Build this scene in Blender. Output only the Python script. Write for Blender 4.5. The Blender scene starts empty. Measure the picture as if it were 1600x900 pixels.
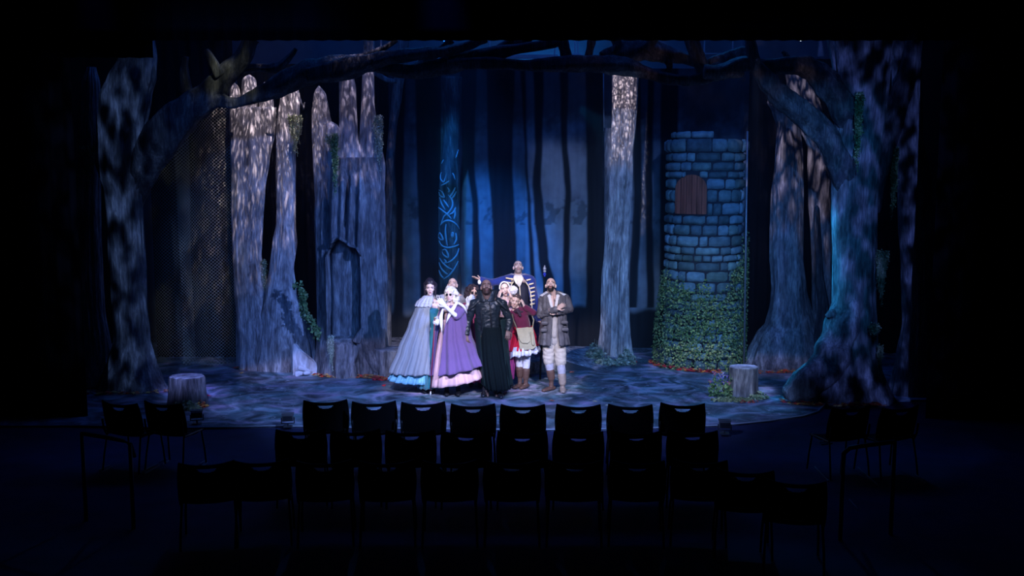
import bpy, bmesh, math, random
import numpy as np
from mathutils import Vector, Matrix, Quaternion, noise
random.seed(7)
sc = bpy.context.scene
C = sc.collection

# ------------------------------------------------------------------ camera
F = 1600.0
PITCH = math.radians(6.6)
CAMZ = 3.5
cam = bpy.data.objects.new('camera', bpy.data.cameras.new('camera'))
C.objects.link(cam)
cam.location = (0, 0, CAMZ)
cam.rotation_euler = (math.radians(90) - PITCH, 0, 0)
cam.data.lens = 36
cam.data.sensor_width = 36
cam.data.clip_end = 100
sc.camera = cam

# ------------------------------------------------------------------ view and world
sc.view_settings.view_transform = 'Standard'
sc.view_settings.look = 'None'
sc.view_settings.gamma = 1
sc.view_settings.exposure = .15
sc.view_settings.use_curve_mapping = False
sc.cycles.max_bounces = 6
sc.cycles.diffuse_bounces = 3
sc.cycles.volume_bounces = 0
world = bpy.data.worlds.new('world')
sc.world = world
world.use_nodes = True
world.node_tree.nodes['Background'].inputs[0].default_value = (0.08, 0.15, 0.9, 1)
world.node_tree.nodes['Background'].inputs[1].default_value = 0.002


def ray(px, py):
    x = (px - 800) / F
    y = -(py - 450) / F
    cp, sp = math.cos(PITCH), math.sin(PITCH)
    return Vector((x, cp + y * sp, -sp + y * cp))


def P(px, py, Y):
    """point seen at (px, py) on the vertical plane y = Y"""
    d = ray(px, py)
    return Vector((0, 0, CAMZ)) + d * (Y / d.y)


def G(px, py, z=0.0):
    """point seen at (px, py) on the level z"""
    d = ray(px, py)
    return Vector((0, 0, CAMZ)) + d * ((z - CAMZ) / d.z)


# ------------------------------------------------------------------ stage lights
def gobo_nodes(light, kind, scale, lo, hi, rect, stretch, seed, floor_=0.0):
    """a patterned metal slide and shutters in the lantern, as light nodes"""
    light.use_nodes = True
    nt = light.node_tree
    em = nt.nodes['Emission']
    N, L = nt.nodes.new, nt.links.new
    tc = N('ShaderNodeTexCoord')
    sp = N('ShaderNodeSeparateXYZ')
    L(tc.outputs['Normal'], sp.inputs[0])
    cb = N('ShaderNodeCombineXYZ')
    dv = []
    for k in range(2):
        d = N('ShaderNodeMath'); d.operation = 'DIVIDE'
        L(sp.outputs[k], d.inputs[0]); L(sp.outputs[2], d.inputs[1])
        m = N('ShaderNodeMath'); m.operation = 'MULTIPLY'; m.inputs[1].default_value = stretch[k]
        L(d.outputs[0], m.inputs[0])
        L(m.outputs[0], cb.inputs[k]); dv.append(d)
    cb.inputs[2].default_value = seed
    out = None
    if kind:
        if kind == 'leaf':
            t = N('ShaderNodeTexVoronoi'); t.feature = 'DISTANCE_TO_EDGE'
            t.inputs['Scale'].default_value = scale
            w = N('ShaderNodeTexNoise'); w.inputs['Scale'].default_value = scale * .8; w.inputs['Detail'].default_value = 2
            L(cb.outputs[0], w.inputs['Vector'])
            mx = N('ShaderNodeVectorMath'); mx.operation = 'SCALE'; mx.inputs['Scale'].default_value = 2.2 / scale
            L(w.outputs['Color'], mx.inputs[0])
            ad = N('ShaderNodeVectorMath'); ad.operation = 'ADD'
            L(cb.outputs[0], ad.inputs[0]); L(mx.outputs[0], ad.inputs[1])
            L(ad.outputs[0], t.inputs['Vector'])
            src = t.outputs['Distance']
        else:
            t = N('ShaderNodeTexNoise'); t.inputs['Scale'].default_value = scale; t.inputs['Detail'].default_value = 1.5
            L(cb.outputs[0], t.inputs['Vector'])
            src = t.outputs['Fac']
        mr = N('ShaderNodeMapRange'); mr.interpolation_type = 'SMOOTHSTEP'
        mr.inputs[1].default_value = lo; mr.inputs[2].default_value = hi
        mr.inputs[3].default_value = floor_; mr.inputs[4].default_value = 1
        L(src, mr.inputs[0])
        out = mr.outputs[0]
    if rect:
        # shutters: tangent-space half widths and softness, (x0, x1, y0, y1, soft)
        for k, (a, b) in enumerate(((rect[0], rect[1]), (rect[2], rect[3]))):
            for e, sgn in ((a, 1), (b, -1)):
                mr = N('ShaderNodeMapRange'); mr.interpolation_type = 'SMOOTHSTEP'
                mr.inputs[1].default_value = e - rect[4] * sgn
                mr.inputs[2].default_value = e + rect[4] * sgn
                L(dv[k].outputs[0], mr.inputs[0])
                # a falling edge swaps its ends
                if out is None:
                    out = mr.outputs[0]
                else:
                    mu = N('ShaderNodeMath'); mu.operation = 'MULTIPLY'
                    L(out, mu.inputs[0]); L(mr.outputs[0], mu.inputs[1]); out = mu.outputs[0]
                if sgn < 0:
                    mr.inputs[1].default_value = e - rect[4]
                    mr.inputs[2].default_value = e + rect[4]
                    mr.inputs[3].default_value = 1
                    mr.inputs[4].default_value = 0
    if out is not None:
        L(out, em.inputs['Strength'])


def spot(name, loc, target, deg, color, watt, blend=.5, radius=.06, gobo=None, scale=30, lo=.02, hi=.08,
         rect=None, stretch=(1, 1), seed=0.0, floor_=0.0):
    l = bpy.data.lights.new(name, 'SPOT')
    l.energy = watt; l.color = color; l.spot_size = math.radians(deg); l.spot_blend = blend; l.shadow_soft_size = radius
    o = bpy.data.objects.new(name, l)
    C.objects.link(o)
    o.location = loc
    z = (Vector(loc) - Vector(target)).normalized()
    x = Vector((0, 0, 1)).cross(z).normalized()
    y = z.cross(x)
    o.rotation_euler = Matrix((x, y, z)).transposed().to_euler()
    if gobo or rect:
        gobo_nodes(l, gobo, scale, lo, hi, rect, stretch, seed, floor_)
    return o


def shutter(loc, target, pts, soft):
    """tangent-space rectangle of the world points pts seen from the lantern"""
    z = (Vector(loc) - Vector(target)).normalized()
    x = Vector((0, 0, 1)).cross(z).normalized()
    y = z.cross(x)
    us, vs = [], []
    for p in pts:
        d = p - Vector(loc)
        c = d.dot(z)
        us.append(d.dot(x) / c); vs.append(d.dot(y) / c)
    return (min(us), max(us), min(vs), max(vs), soft)


def aimed(name, loc, px0, py0, px1, py1, Y, color, watt, soft=.01, **kw):
    kw.setdefault('blend', .2)
    """a shuttered profile lantern that covers one scenic piece"""
    tgt = P((px0 + px1) / 2, (py0 + py1) / 2, Y)
    pts = [P(a, b, Y) for a in (px0, px1) for b in (py0, py1)]
    r = shutter(loc, tgt, pts, soft)
    deg = 2 * math.degrees(math.atan(1.65 * max(r[1] - r[0], r[3] - r[2]) / 2 + soft * 2))
    return spot(name, loc, tgt, max(deg, 4), color, watt, rect=r, **kw)


BLUE = (.10, .27, 1.0)
CYAN = (.05, .45, 1.0)
WARM = (1.0, .82, .92)
LAV = (.62, .62, 1.0)
# broad blue washes from the front-of-house pipe
aimed('wash_left', (-3.0, 7.5, 6.4), 290, 150, 640, 640, 17.2, (.06, .22, 1), 800, soft=.08, radius=.2)
aimed('wash_centre', (1.0, 7.0, 6.2), 560, 380, 1040, 640, 16.2, (.07, .32, 1), 1100, soft=.08, radius=.2)
aimed('wash_right', (4.0, 7.5, 6.4), 1000, 230, 1320, 640, 17.4, (.04, .30, 1), 800, soft=.07, radius=.2)
aimed('floor_left', (-3.5, 6.5, 6.8), 330, 612, 1230, 668, 14.8, (.24, .38, 1), 2700, soft=.03, radius=.2, gobo='noise', scale=9, lo=.35, hi=.65, floor_=.45)
aimed('floor_right', (3.5, 6.5, 6.8), 330, 612, 1230, 668, 14.8, (.20, .38, 1), 3200, soft=.03, radius=.2, gobo='noise', scale=9, lo=.35, hi=.65, seed=4, floor_=.45)
# the company of actors in lavender and open white from both sides
aimed('key_left', (-1.7, 7.5, 5.6), 606, 405, 880, 620, 15.9, (.84, .78, 1.0), 2450, soft=.016, radius=.08)
aimed('key_back', (.3, 7.5, 5.3), 722, 398, 846, 480, 17.0, (.90, .80, 1.0), 2600, soft=.010, radius=.05)
aimed('key_right', (2.0, 7.6, 5.6), 652, 405, 906, 618, 15.9, (.96, .86, 1.0), 1950, soft=.014, radius=.08)
# leaf slides on the trunks
aimed('gobo_twin_trunk', (-3.2, 15.0, 7.9), 352, 88, 480, 345, 17.6, WARM, 3000, soft=.07, gobo='leaf', scale=64, lo=.06, hi=.50, stretch=(1.35, .55), radius=.005, floor_=.07)
aimed('gobo_face_trunk', (-1.6, 14.6, 7.8), 482, 110, 608, 350, 17.1, (.80, .68, 1), 1000, soft=.10, gobo='leaf', scale=40, lo=.05, hi=.5, stretch=(1, .55), radius=.008, floor_=.08)
aimed('gobo_straight_trunk', (1.2, 15.2, 7.9), 957, 98, 992, 240, 18.7, WARM, 2200, soft=.02, gobo='leaf', scale=85, lo=.05, hi=.36, stretch=(1, .8), radius=.004, floor_=.1)
aimed('gobo_straight_low', (1.0, 8.0, 5.6), 936, 170, 992, 560, 18.9, (.26, .44, 1), 2200, soft=.02, radius=.02)
aimed('gobo_right_trunk', (3.2, 13.9, 7.6), 1186, 95, 1318, 330, 17.9, (.85, .72, 1), 1100, soft=.06, gobo='leaf', scale=30, lo=.02, hi=.4, stretch=(1, .45), radius=.01)
aimed('right_trunk_low', (2.4, 8.0, 5.8), 1165, 200, 1300, 590, 17.8, (.12, .32, 1), 1100, soft=.04, radius=.05)
aimed('gobo_left_front', (-4.6, 7.0, 3.6), 125, 92, 256, 600, 15.9, (.22, .40, 1), 1250, soft=.05, gobo='noise', scale=34, lo=.38, hi=.68, stretch=(1, .5), radius=.03)
aimed('gobo_right_front', (4.6, 7.0, 4.0), 1290, 66, 1458, 640, 15.3, (.15, .25, 1), 1150, soft=.05, gobo='noise', scale=36, lo=.42, hi=.68, stretch=(1, .6), radius=.03)
aimed('gobo_canopy', (3.2, 7.0, 4.0), 930, 66, 1290, 150, 15.4, (.75, .50, .55), 260, soft=.05, gobo='noise', scale=15, lo=.50, hi=.64, radius=.03)
# low lavender on the lower trunks
aimed('trunks_left_low', (3.4, 10.0, 5.0), 365, 280, 612, 590, 17.6, (.16, .31, 1), 2500, soft=.06, radius=.05)
aimed('net_light', (-3.2, 13.9, 6.8), 225, 170, 360, 575, 18.0, (.75, .80, .62), 240, soft=.06, gobo='noise', scale=9, lo=.40, hi=.68, stretch=(2.2, .35), seed=2.5)
# painted forest: pale pool through the middle
aimed('backdrop_pool', (1.0, 9.0, 5.6), 835, 226, 930, 430, 19.8, (.34, .52, 1), 900, soft=.02, radius=.06)
aimed('backdrop_wash', (0.2, 9.0, 5.6), 610, 290, 1040, 520, 19.8, (.10, .36, 1), 700, soft=.06, radius=.2)
# tower, column
aimed('tower_wash', (2.6, 9.0, 5.8), 1020, 205, 1170, 600, 18.1, (.16, .34, 1), 800, soft=.05, radius=.05)
aimed('tower_low', (1.6, 8.5, 5.0), 1020, 390, 1170, 600, 18.1, (.38, .54, .70), 850, soft=.05, radius=.05)
aimed('column_wash', (-1.2, 9.0, 4.9), 682, 190, 724, 450, 18.8, (.04, .44, 1), 1100, soft=.02, radius=.05)
# cyan side light on the root of the big right tree, blue on the left stump
aimed('root_side', (.9, 14.6, 4.4), 1218, 330, 1302, 635, 15.3, (.02, .40, 1), 2200, soft=.05, radius=.05)
aimed('stump_side', (-3.6, 13.6, 5.0), 258, 580, 340, 645, 15.7, (.18, .20, 1), 600, soft=.03, radius=.04)
aimed('stump_front', (-3.0, 8.0, 5.2), 258, 583, 345, 648, 15.7, (.26, .34, 1), 2400, soft=.02, radius=.04)
aimed('house_spill', (0.0, 15.3, 7.8), 60, 668, 1540, 735, 12.3, (.03, .07, 1), 420, soft=.06, radius=.3)
aimed('stump_side_right', (3.2, 13.6, 5.0), 1115, 560, 1205, 640, 15.9, (.32, .45, 1), 1100, soft=.03, radius=.04)
aimed('flower_special', (1.2, 8.0, 5.2), 1112, 588, 1200, 630, 15.8, (.8, .78, .8), 650, soft=.008)
aimed('plant_special', (.2, 8.0, 5.2), 914, 530, 1000, 577, 18.2, (.6, .7, .7), 420, soft=.01)
# open white on the painted leaves at the foot of the scenery
aimed('leaf_line_left', (-.6, 8.0, 5.6), 368, 572, 604, 600, 17.3, (.75, .55, .72), 800, soft=.006)
aimed('leaf_line_right', (1.4, 8.0, 5.6), 1016, 560, 1262, 588, 17.5, (.75, .55, .72), 800, soft=.006)
# overhead: beams that show in the haze, and a glow on the rear wall over the backdrop
spot('beam_centre', (-1.2, 15.8, 7.4), (-.6, 18.4, 3.6), 26, (.015, .20, 1), 2400, .9, .06)
spot('beam_front', (-1.1, 12.95, 8.3), (-.5, 13.05, 1.0), 15, (.02, .09, 1), 260, .9, .05)
spot('beam_left', (-5.3, 12.95, 8.3), (-4.9, 13.05, 1.0), 12, (.015, .03, 1), 90, .9, .05)
spot('beam_mid_left', (-2.7, 12.95, 8.3), (-2.3, 13.05, 1.0), 10, (.02, .03, 1), 80, .9, .05)
spot('rear_wall_glow', (.8, 20.3, 4.6), (.8, 21.5, 6.4), 150, (.03, .30, 1), 60, 1, .1)
spot('branch_back', (-2.0, 18.3, 7.4), (-2.2, 15.6, 5.0), 60, (.015, .28, 1), 150, 1, .08)
spot('branch_back_right', (3.2, 17.6, 7.0), (3.6, 15.2, 5.0), 50, (.02, .30, 1), 130, 1, .08)
# unseen blue fill added over the stage to tint haze and dark areas
l = bpy.data.lights.new('overhead_blue_fill', 'AREA'); l.shape = 'RECTANGLE'; l.size = 11; l.size_y = 3.5; l.energy = 90; l.color = (.03, .17, 1)
o = bpy.data.objects.new('overhead_blue_fill', l); C.objects.link(o); o.location = (0, 16.6, 8.2)
# thin stage haze that the beams catch
hz = bpy.data.materials.new('haze')
hz.use_nodes = True
hz.node_tree.nodes.remove(hz.node_tree.nodes['Principled BSDF'])
vs_ = hz.node_tree.nodes.new('ShaderNodeVolumeScatter')
vs_.inputs['Color'].default_value = (.8, .85, 1, 1)
vs_.inputs['Density'].default_value = .006
vs_.inputs['Anisotropy'].default_value = .3
hz.node_tree.links.new(vs_.outputs[0], hz.node_tree.nodes['Material Output'].inputs['Volume'])
bm = bmesh.new(); bmesh.ops.create_cube(bm, size=1)
me = bpy.data.meshes.new('haze'); bm.to_mesh(me); bm.free()
me.materials.append(hz)
hz2 = hz.copy(); hz2.name = 'rising_haze'
hz2.node_tree.nodes['Volume Scatter'].inputs['Density'].default_value = .05
me2 = me.copy(); me2.materials.clear(); me2.materials.append(hz2)
o = bpy.data.objects.new('haze', me2); C.objects.link(o)
o.scale = (15.8, .62, 3.2); o.location = (0, 12.95, 6.82); o['kind'] = 'stuff'
o['label'] = 'thicker haze in the beams before the border curtain'; o['category'] = 'haze'
o = bpy.data.objects.new('haze', me); C.objects.link(o)
o.scale = (15.8, 7.9, 8.2); o.location = (0, 17.25, 4.15); o['kind'] = 'stuff'
o['label'] = 'thin blue stage haze hanging over the whole stage'; o['category'] = 'haze'

# ------------------------------------------------------------------ materials
MATS = {}


def mat(name, col=(.5, .5, .5), rough=.8, bump=0.0, bscale=60, attr=False, sheen=0, metal=0, var=0.0, vscale=8, spec=.3, bstretch=(1, 1, 1), alpha_vor=None):
    if name in MATS:
        return MATS[name]
    m = bpy.data.materials.new(name)
    m.use_nodes = True
    nt = m.node_tree
    b = nt.nodes['Principled BSDF']
    N, L = nt.nodes.new, nt.links.new
    b.inputs['Base Color'].default_value = (*col, 1)
    b.inputs['Roughness'].default_value = rough
    b.inputs['Metallic'].default_value = metal
    b.inputs['Specular IOR Level'].default_value = spec
    if sheen:
        b.inputs['Sheen Weight'].default_value = sheen
    tc = N('ShaderNodeTexCoord')
    mp = N('ShaderNodeMapping'); mp.inputs['Scale'].default_value = bstretch
    L(tc.outputs['Object'], mp.inputs[0])
    src = None
    if attr:
        a = N('ShaderNodeAttribute'); a.attribute_name = 'Col'; src = a.outputs['Color']
    if var:
        n = N('ShaderNodeTexNoise'); n.inputs['Scale'].default_value = vscale; n.inputs['Detail'].default_value = 4
        L(mp.outputs[0], n.inputs['Vector'])
        mr = N('ShaderNodeMapRange'); mr.inputs[1].default_value = .3; mr.inputs[2].default_value = .7
        mr.inputs[3].default_value = 1 - var; mr.inputs[4].default_value = 1 + var
        L(n.outputs['Fac'], mr.inputs[0])
        mx = N('ShaderNodeMix'); mx.data_type = 'RGBA'; mx.blend_type = 'MULTIPLY'; mx.inputs[0].default_value = 1
        if src: L(src, mx.inputs['A'])
        else: mx.inputs['A'].default_value = (*col, 1)
        cb = N('ShaderNodeCombineColor')
        for k in range(3): L(mr.outputs[0], cb.inputs[k])
        L(cb.outputs[0], mx.inputs['B'])
        src = mx.outputs['Result']
    if src: L(src, b.inputs['Base Color'])
    if bump:
        n = N('ShaderNodeTexNoise'); n.inputs['Scale'].default_value = bscale; n.inputs['Detail'].default_value = 5
        L(mp.outputs[0], n.inputs['Vector'])
        bp = N('ShaderNodeBump'); bp.inputs['Strength'].default_value = min(1, bump); bp.inputs['Distance'].default_value = .02
        L(n.outputs['Fac'], bp.inputs['Height']); L(bp.outputs[0], b.inputs['Normal'])
    MATS[name] = m
    return m


def paint_mat(name, dark, mid, light, sc_=(7, 7, .9), fine=(38, 38, 5.5), rough=.85, bump=.6, lowm=.35, him=.7):
    """scenic paint: dry-brushed strokes along the grain over a dark base"""
    if name in MATS:
        return MATS[name]
    m = bpy.data.materials.new(name)
    m.use_nodes = True
    nt = m.node_tree
    b = nt.nodes['Principled BSDF']
    N, L = nt.nodes.new, nt.links.new
    tc = N('ShaderNodeTexCoord')
    fs = []
    for s, d in ((sc_, 3), (fine, 6)):
        mp = N('ShaderNodeMapping'); mp.inputs['Scale'].default_value = s
        L(tc.outputs['Object'], mp.inputs[0])
        n = N('ShaderNodeTexNoise'); n.inputs['Scale'].default_value = 1; n.inputs['Detail'].default_value = d
        n.inputs['Distortion'].default_value = .6
        L(mp.outputs[0], n.inputs['Vector']); fs.append(n)
    ad = N('ShaderNodeMath'); ad.operation = 'ADD'
    L(fs[0].outputs['Fac'], ad.inputs[0]); L(fs[1].outputs['Fac'], ad.inputs[1])
    hf = N('ShaderNodeMath'); hf.operation = 'MULTIPLY'; hf.inputs[1].default_value = .5
    L(ad.outputs[0], hf.inputs[0])
    cr = N('ShaderNodeValToRGB')
    cr.color_ramp.elements[0].position = lowm; cr.color_ramp.elements[0].color = (*dark, 1)
    cr.color_ramp.elements[1].position = him; cr.color_ramp.elements[1].color = (*light, 1)
    e = cr.color_ramp.elements.new((lowm + him) / 2); e.color = (*mid, 1)
    L(hf.outputs[0], cr.inputs[0]); L(cr.outputs[0], b.inputs['Base Color'])
    b.inputs['Roughness'].default_value = rough
    b.inputs['Specular IOR Level'].default_value = .25
    pn = N('ShaderNodeTexNoise'); pn.inputs['Scale'].default_value = 1; pn.inputs['Detail'].default_value = 4; pn.inputs['Distortion'].default_value = .8
    pm = N('ShaderNodeMapping'); pm.inputs['Scale'].default_value = (7, 7, 2.6)
    L(tc.outputs['Object'], pm.inputs[0]); L(pm.outputs[0], pn.inputs['Vector'])
    pr = N('ShaderNodeMapRange'); pr.inputs[1].default_value = .35; pr.inputs[2].default_value = .65; pr.inputs[3].default_value = .6; pr.inputs[4].default_value = 1.35
    L(pn.outputs['Fac'], pr.inputs[0])
    pc = N('ShaderNodeCombineColor')
    for k in range(3): L(pr.outputs[0], pc.inputs[k])
    px_ = N('ShaderNodeMix'); px_.data_type = 'RGBA'; px_.blend_type = 'MULTIPLY'; px_.inputs[0].default_value = 1
    L(cr.outputs[0], px_.inputs['A']); L(pc.outputs[0], px_.inputs['B']); L(px_.outputs['Result'], b.inputs['Base Color'])
    bp = N('ShaderNodeBump'); bp.inputs['Strength'].default_value = bump; bp.inputs['Distance'].default_value = .03
    L(fs[1].outputs['Fac'], bp.inputs['Height']); L(bp.outputs[0], b.inputs['Normal'])
    MATS[name] = m
    return m


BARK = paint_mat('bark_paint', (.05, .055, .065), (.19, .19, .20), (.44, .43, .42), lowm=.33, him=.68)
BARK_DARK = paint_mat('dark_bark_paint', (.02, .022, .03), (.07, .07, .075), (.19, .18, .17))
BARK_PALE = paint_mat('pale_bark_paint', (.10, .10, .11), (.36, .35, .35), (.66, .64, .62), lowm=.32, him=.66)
STONE = paint_mat('stone_paint', (.12, .13, .15), (.34, .35, .37), (.62, .62, .62), sc_=(6, 6, 6), fine=(26, 26, 26))
BLACK = mat('black_drape', (.004, .004, .006), 1, spec=0.0)
MOSS = mat('moss', (.20, .26, .13), .9, var=.4, vscale=20)
LEAF = mat('ivy_leaf', attr=True, rough=.55, spec=.4)


# ------------------------------------------------------------------ object helpers
def link(name, me, m=None, parent=None, label=None, cat=None, group=None, kind=None):
    o = bpy.data.objects.new(name, me)
    C.objects.link(o)
    if m is not None and me is not None:
        me.materials.append(m)
    if parent is not None:
        o.parent = parent
        o.matrix_parent_inverse = Matrix.Translation(-parent.location) if parent.rotation_euler.z == 0 else parent.matrix_basis.inverted()
    tag(o, label, cat, group, kind)
    return o


def tag(o, label=None, cat=None, group=None, kind=None):
    if label: o['label'] = label
    if cat: o['category'] = cat
    if group: o['group'] = group
    if kind: o['kind'] = kind
    return o


def thing(name, label, cat, loc=(0, 0, 0), group=None, rz=0.0):
    o = bpy.data.objects.new(name, None)
    C.objects.link(o)
    o.location = loc
    o.rotation_euler.z = rz
    return tag(o, label, cat, group)


def mesh(name, vs, fs, smooth=True, cols=None):
    me = bpy.data.meshes.new(name)
    me.from_pydata([tuple(v) for v in vs], [], fs)
    if smooth:
        me.polygons.foreach_set('use_smooth', [True] * len(me.polygons))
    if cols is not None:
        a = me.color_attributes.new('Col', 'FLOAT_COLOR', 'POINT')
        flat = np.ones((len(vs), 4), dtype=np.float32)
        flat[:, :3] = np.array(cols, dtype=np.float32)
        a.data.foreach_set('color', flat.ravel())
    me.update()
    return me


class MB:
    """collects simple solids into one mesh"""
    def __init__(s): s.v = []; s.f = []; s.c = []

    def add(s, vs, fs, col=None):
        n = len(s.v)
        s.v += [Vector(v) for v in vs]
        s.f += [tuple(i + n for i in f) for f in fs]
        s.c += [col or (.5, .5, .5)] * len(vs)

    def box(s, c, size, R=None, col=None):
        vs = []
        for x in (-.5, .5):
            for y in (-.5, .5):
                for z in (-.5, .5):
                    p = Vector((x * size[0], y * size[1], z * size[2]))
                    vs.append(Vector(c) + (R @ p if R else p))
        s.add(vs, [(0, 1, 3, 2), (4, 6, 7, 5), (0, 4, 5, 1), (2, 3, 7, 6), (0, 2, 6, 4), (1, 5, 7, 3)], col)

    def bar(s, p0, p1, w, h=None, col=None):
        p0, p1 = Vector(p0), Vector(p1)
        d = (p1 - p0)
        q = d.to_track_quat('Y', 'Z').to_matrix()
        s.box((p0 + p1) / 2, (w, d.length, h or w), q, col)

    def tube(s, pts, rad, n=8, col=None, cap=True):
        pts = [Vector(p) for p in pts]
        if not hasattr(rad, '__len__'): rad = [rad] * len(pts)
        vs, fs = [], []
        up = None
        for i, p in enumerate(pts):
            t = (pts[min(i + 1, len(pts) - 1)] - pts[max(i - 1, 0)]).normalized()
            if up is None:
                a = Vector((0, 1, 0)) if abs(t.y) < .9 else Vector((1, 0, 0))
                up = t.cross(a).normalized()
            up = (up - t * up.dot(t)).normalized()
            b = t.cross(up)
            for k in range(n):
                an = 2 * math.pi * k / n
                vs.append(p + (up * math.cos(an) + b * math.sin(an)) * rad[i])
        for i in range(len(pts) - 1):
            for k in range(n):
                k2 = (k + 1) % n
                fs.append((i * n + k, i * n + k2, (i + 1) * n + k2, (i + 1) * n + k))
        if cap:
            fs.append(tuple(range(n))[::-1])
            fs.append(tuple((len(pts) - 1) * n + k for k in range(n)))
        s.add(vs, fs, col)

    def seg(s, p0, p1, a0, b0, a1, b1, side, n=14, col=None, k=4):
        """closed tapered limb with rounded ends; a along side, b across"""
        p0, p1 = Vector(p0), Vector(p1)
        t = (p1 - p0)
        if t.length < 1e-6: t = Vector((0, 0, 1e-4))
        tn = t.normalized()
        side = Vector(side); side = (side - tn * side.dot(tn))
        if side.length < 1e-4:
            side = tn.orthogonal()
        side.normalize()
        ot = tn.cross(side)
        rings = []
        for j in range(k, 0, -1):
            an = math.pi / 2 * j / k
            rings.append((p0 - tn * math.sin(an) * (a0 + b0) / 2, a0 * math.cos(an) + 1e-5, b0 * math.cos(an) + 1e-5))
        for u in (0, .5, 1):
            rings.append((p0 + t * u, a0 + (a1 - a0) * u, b0 + (b1 - b0) * u))
        for j in range(1, k + 1):
            an = math.pi / 2 * j / k
            rings.append((p1 + tn * math.sin(an) * (a1 + b1) / 2, a1 * math.cos(an) + 1e-5, b1 * math.cos(an) + 1e-5))
        vs, fs = [], []
        for c, a, b in rings:
            for q in range(n):
                an = 2 * math.pi * q / n
                vs.append(c + side * a * math.cos(an) + ot * b * math.sin(an))
        m = len(rings)
        for i in range(m - 1):
            for q in range(n):
                q2 = (q + 1) % n
                fs.append((i * n + q, i * n + q2, (i + 1) * n + q2, (i + 1) * n + q))
        fs.append(tuple(range(n))[::-1]); fs.append(tuple((m - 1) * n + q for q in range(n)))
        s.add(vs, fs, col)

    def ell(s, c, r, M=None, n=18, m=12, col=None):
        vs, fs = [], []
        for i in range(m + 1):
            th = math.pi * i / m
            for q in range(n):
                ph = 2 * math.pi * q / n
                p = Vector((r[0] * (math.sin(th) + 1e-4) * math.cos(ph), r[1] * (math.sin(th) + 1e-4) * math.sin(ph), r[2] * math.cos(th)))
                vs.append(Vector(c) + (M @ p if M else p))
        for i in range(m):
            for q in range(n):
                q2 = (q + 1) % n
                fs.append((i * n + q, (i + 1) * n + q, (i + 1) * n + q2, i * n + q2))
        fs.append(tuple(range(n))[::-1][::-1]); fs.append(tuple(m * n + q for q in range(n))[::-1])
        s.add(vs, fs, col)

    def loft(s, rings, n=48, col=None, cap=True):
        """rings: lists of n points"""
        vs = [p for r in rings for p in r]
        fs = []
        for i in range(len(rings) - 1):
            for q in range(n):
                q2 = (q + 1) % n
                fs.append((i * n + q, i * n + q2, (i + 1) * n + q2, (i + 1) * n + q))
        if cap:
            fs.append(tuple(range(n))[::-1]); fs.append(tuple((len(rings) - 1) * n + q for q in range(n)))
        s.add(vs, fs, col)

    def build(s, name, m=None, parent=None, smooth=True, attr=False, **kw):
        me = mesh(name, s.v, s.f, smooth, s.c if attr else None)
        return link(name, me, m, parent, **kw)


def sstep(a, b, x):
    t = max(0, min(1, (x - a) / (b - a))); return t * t * (3 - 2 * t)


def interp(rows, y):
    """smooth interpolation of rows (y, a, b, ...)"""
    rows = sorted(rows)
    if y <= rows[0][0]: return rows[0][1:]
    if y >= rows[-1][0]: return rows[-1][1:]
    for i in range(len(rows) - 1):
        if rows[i][0] <= y <= rows[i + 1][0]:
            t = (y - rows[i][0]) / (rows[i + 1][0] - rows[i][0])
            t = t * t * (3 - 2 * t) * .5 + t * .5
            return tuple(rows[i][k] * (1 - t) + rows[i + 1][k] * t for k in range(1, len(rows[i])))


def trunk_rings(rows, Y, dr=.7, drt=None, fl=.30, n=96, step=.045, amp=.05, seed=0, disp=None, ground=True, lump=.0, tip=False):
    """a carved trunk: outline rows (py, xl, xr) measured at the depth Y, full round section"""
    z0 = P(800, rows[-1][0], Y).z if rows[-1][0] > rows[0][0] else P(800, rows[0][0], Y).z
    if ground: z0 = 0
    z1 = P(800, min(r[0] for r in rows), Y).z
    # world outline
    wr = []
    for py, xl, xr in rows:
        a, b = P(xl, py, Y), P(xr, py, Y)
        wr.append((a.z, a.x, b.x))
    wr.sort()
    if ground: wr[0] = (0,) + wr[0][1:]
    m = max(8, int((z1 - z0) / step))
    rings = []
    for i in range(m + 1):
        z = z0 + (z1 - z0) * i / m
        xl, xr = interp(wr, z)
        cx, a = (xl + xr) / 2, (xr - xl) / 2
        b = max(.12, a * dr) if a > .12 else a
        if drt: b = b + (a * drt - b) * sstep(.7, 0, z1 - z)
        if tip:
            t = (z1 - z) / .12
            if t < 1:
                s_ = math.sqrt(max(.03, 1 - (1 - t) ** 2)); a *= s_; b *= s_
        ring = []
        for q in range(n):
            an = 2 * math.pi * q / n
            ca, sa = math.cos(an), math.sin(an)
            nv = noise.noise(Vector((ca * 1.3 + seed, sa * 1.3, z * .55)))
            rd = noise.noise(Vector((ca * 2.4 + seed, sa * 2.4, z * .55))) * 1.5 + noise.noise(Vector((ca * 5.5 + seed, sa * 5.5 + 4, z * .9))) * 1.0
            rd += math.sin(an * 13 + nv * (9 if fl < 1 else 3) - z * .3 + seed) * fl + noise.noise(Vector((ca * 7 + seed, sa * 7, z * 3))) * .45
            lp = noise.noise(Vector((ca * 1.6, sa * 1.6 + seed, z * 1.6 + 5)))
            k = 1 - amp * (1 - rd) * .6 + lump * lp
            p = Vector((cx + a * ca * k, Y + b * sa * k, z))
            if disp and sa < 0:
                p.y += disp(p.x, z, sa)
            ring.append(p)
        rings.append(ring)
    return rings


def trunk_mb(rows, Y, n=96, **kw):
    mb = MB()
    mb.loft(trunk_rings(rows, Y, n=n, **kw), n)
    return mb


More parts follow.
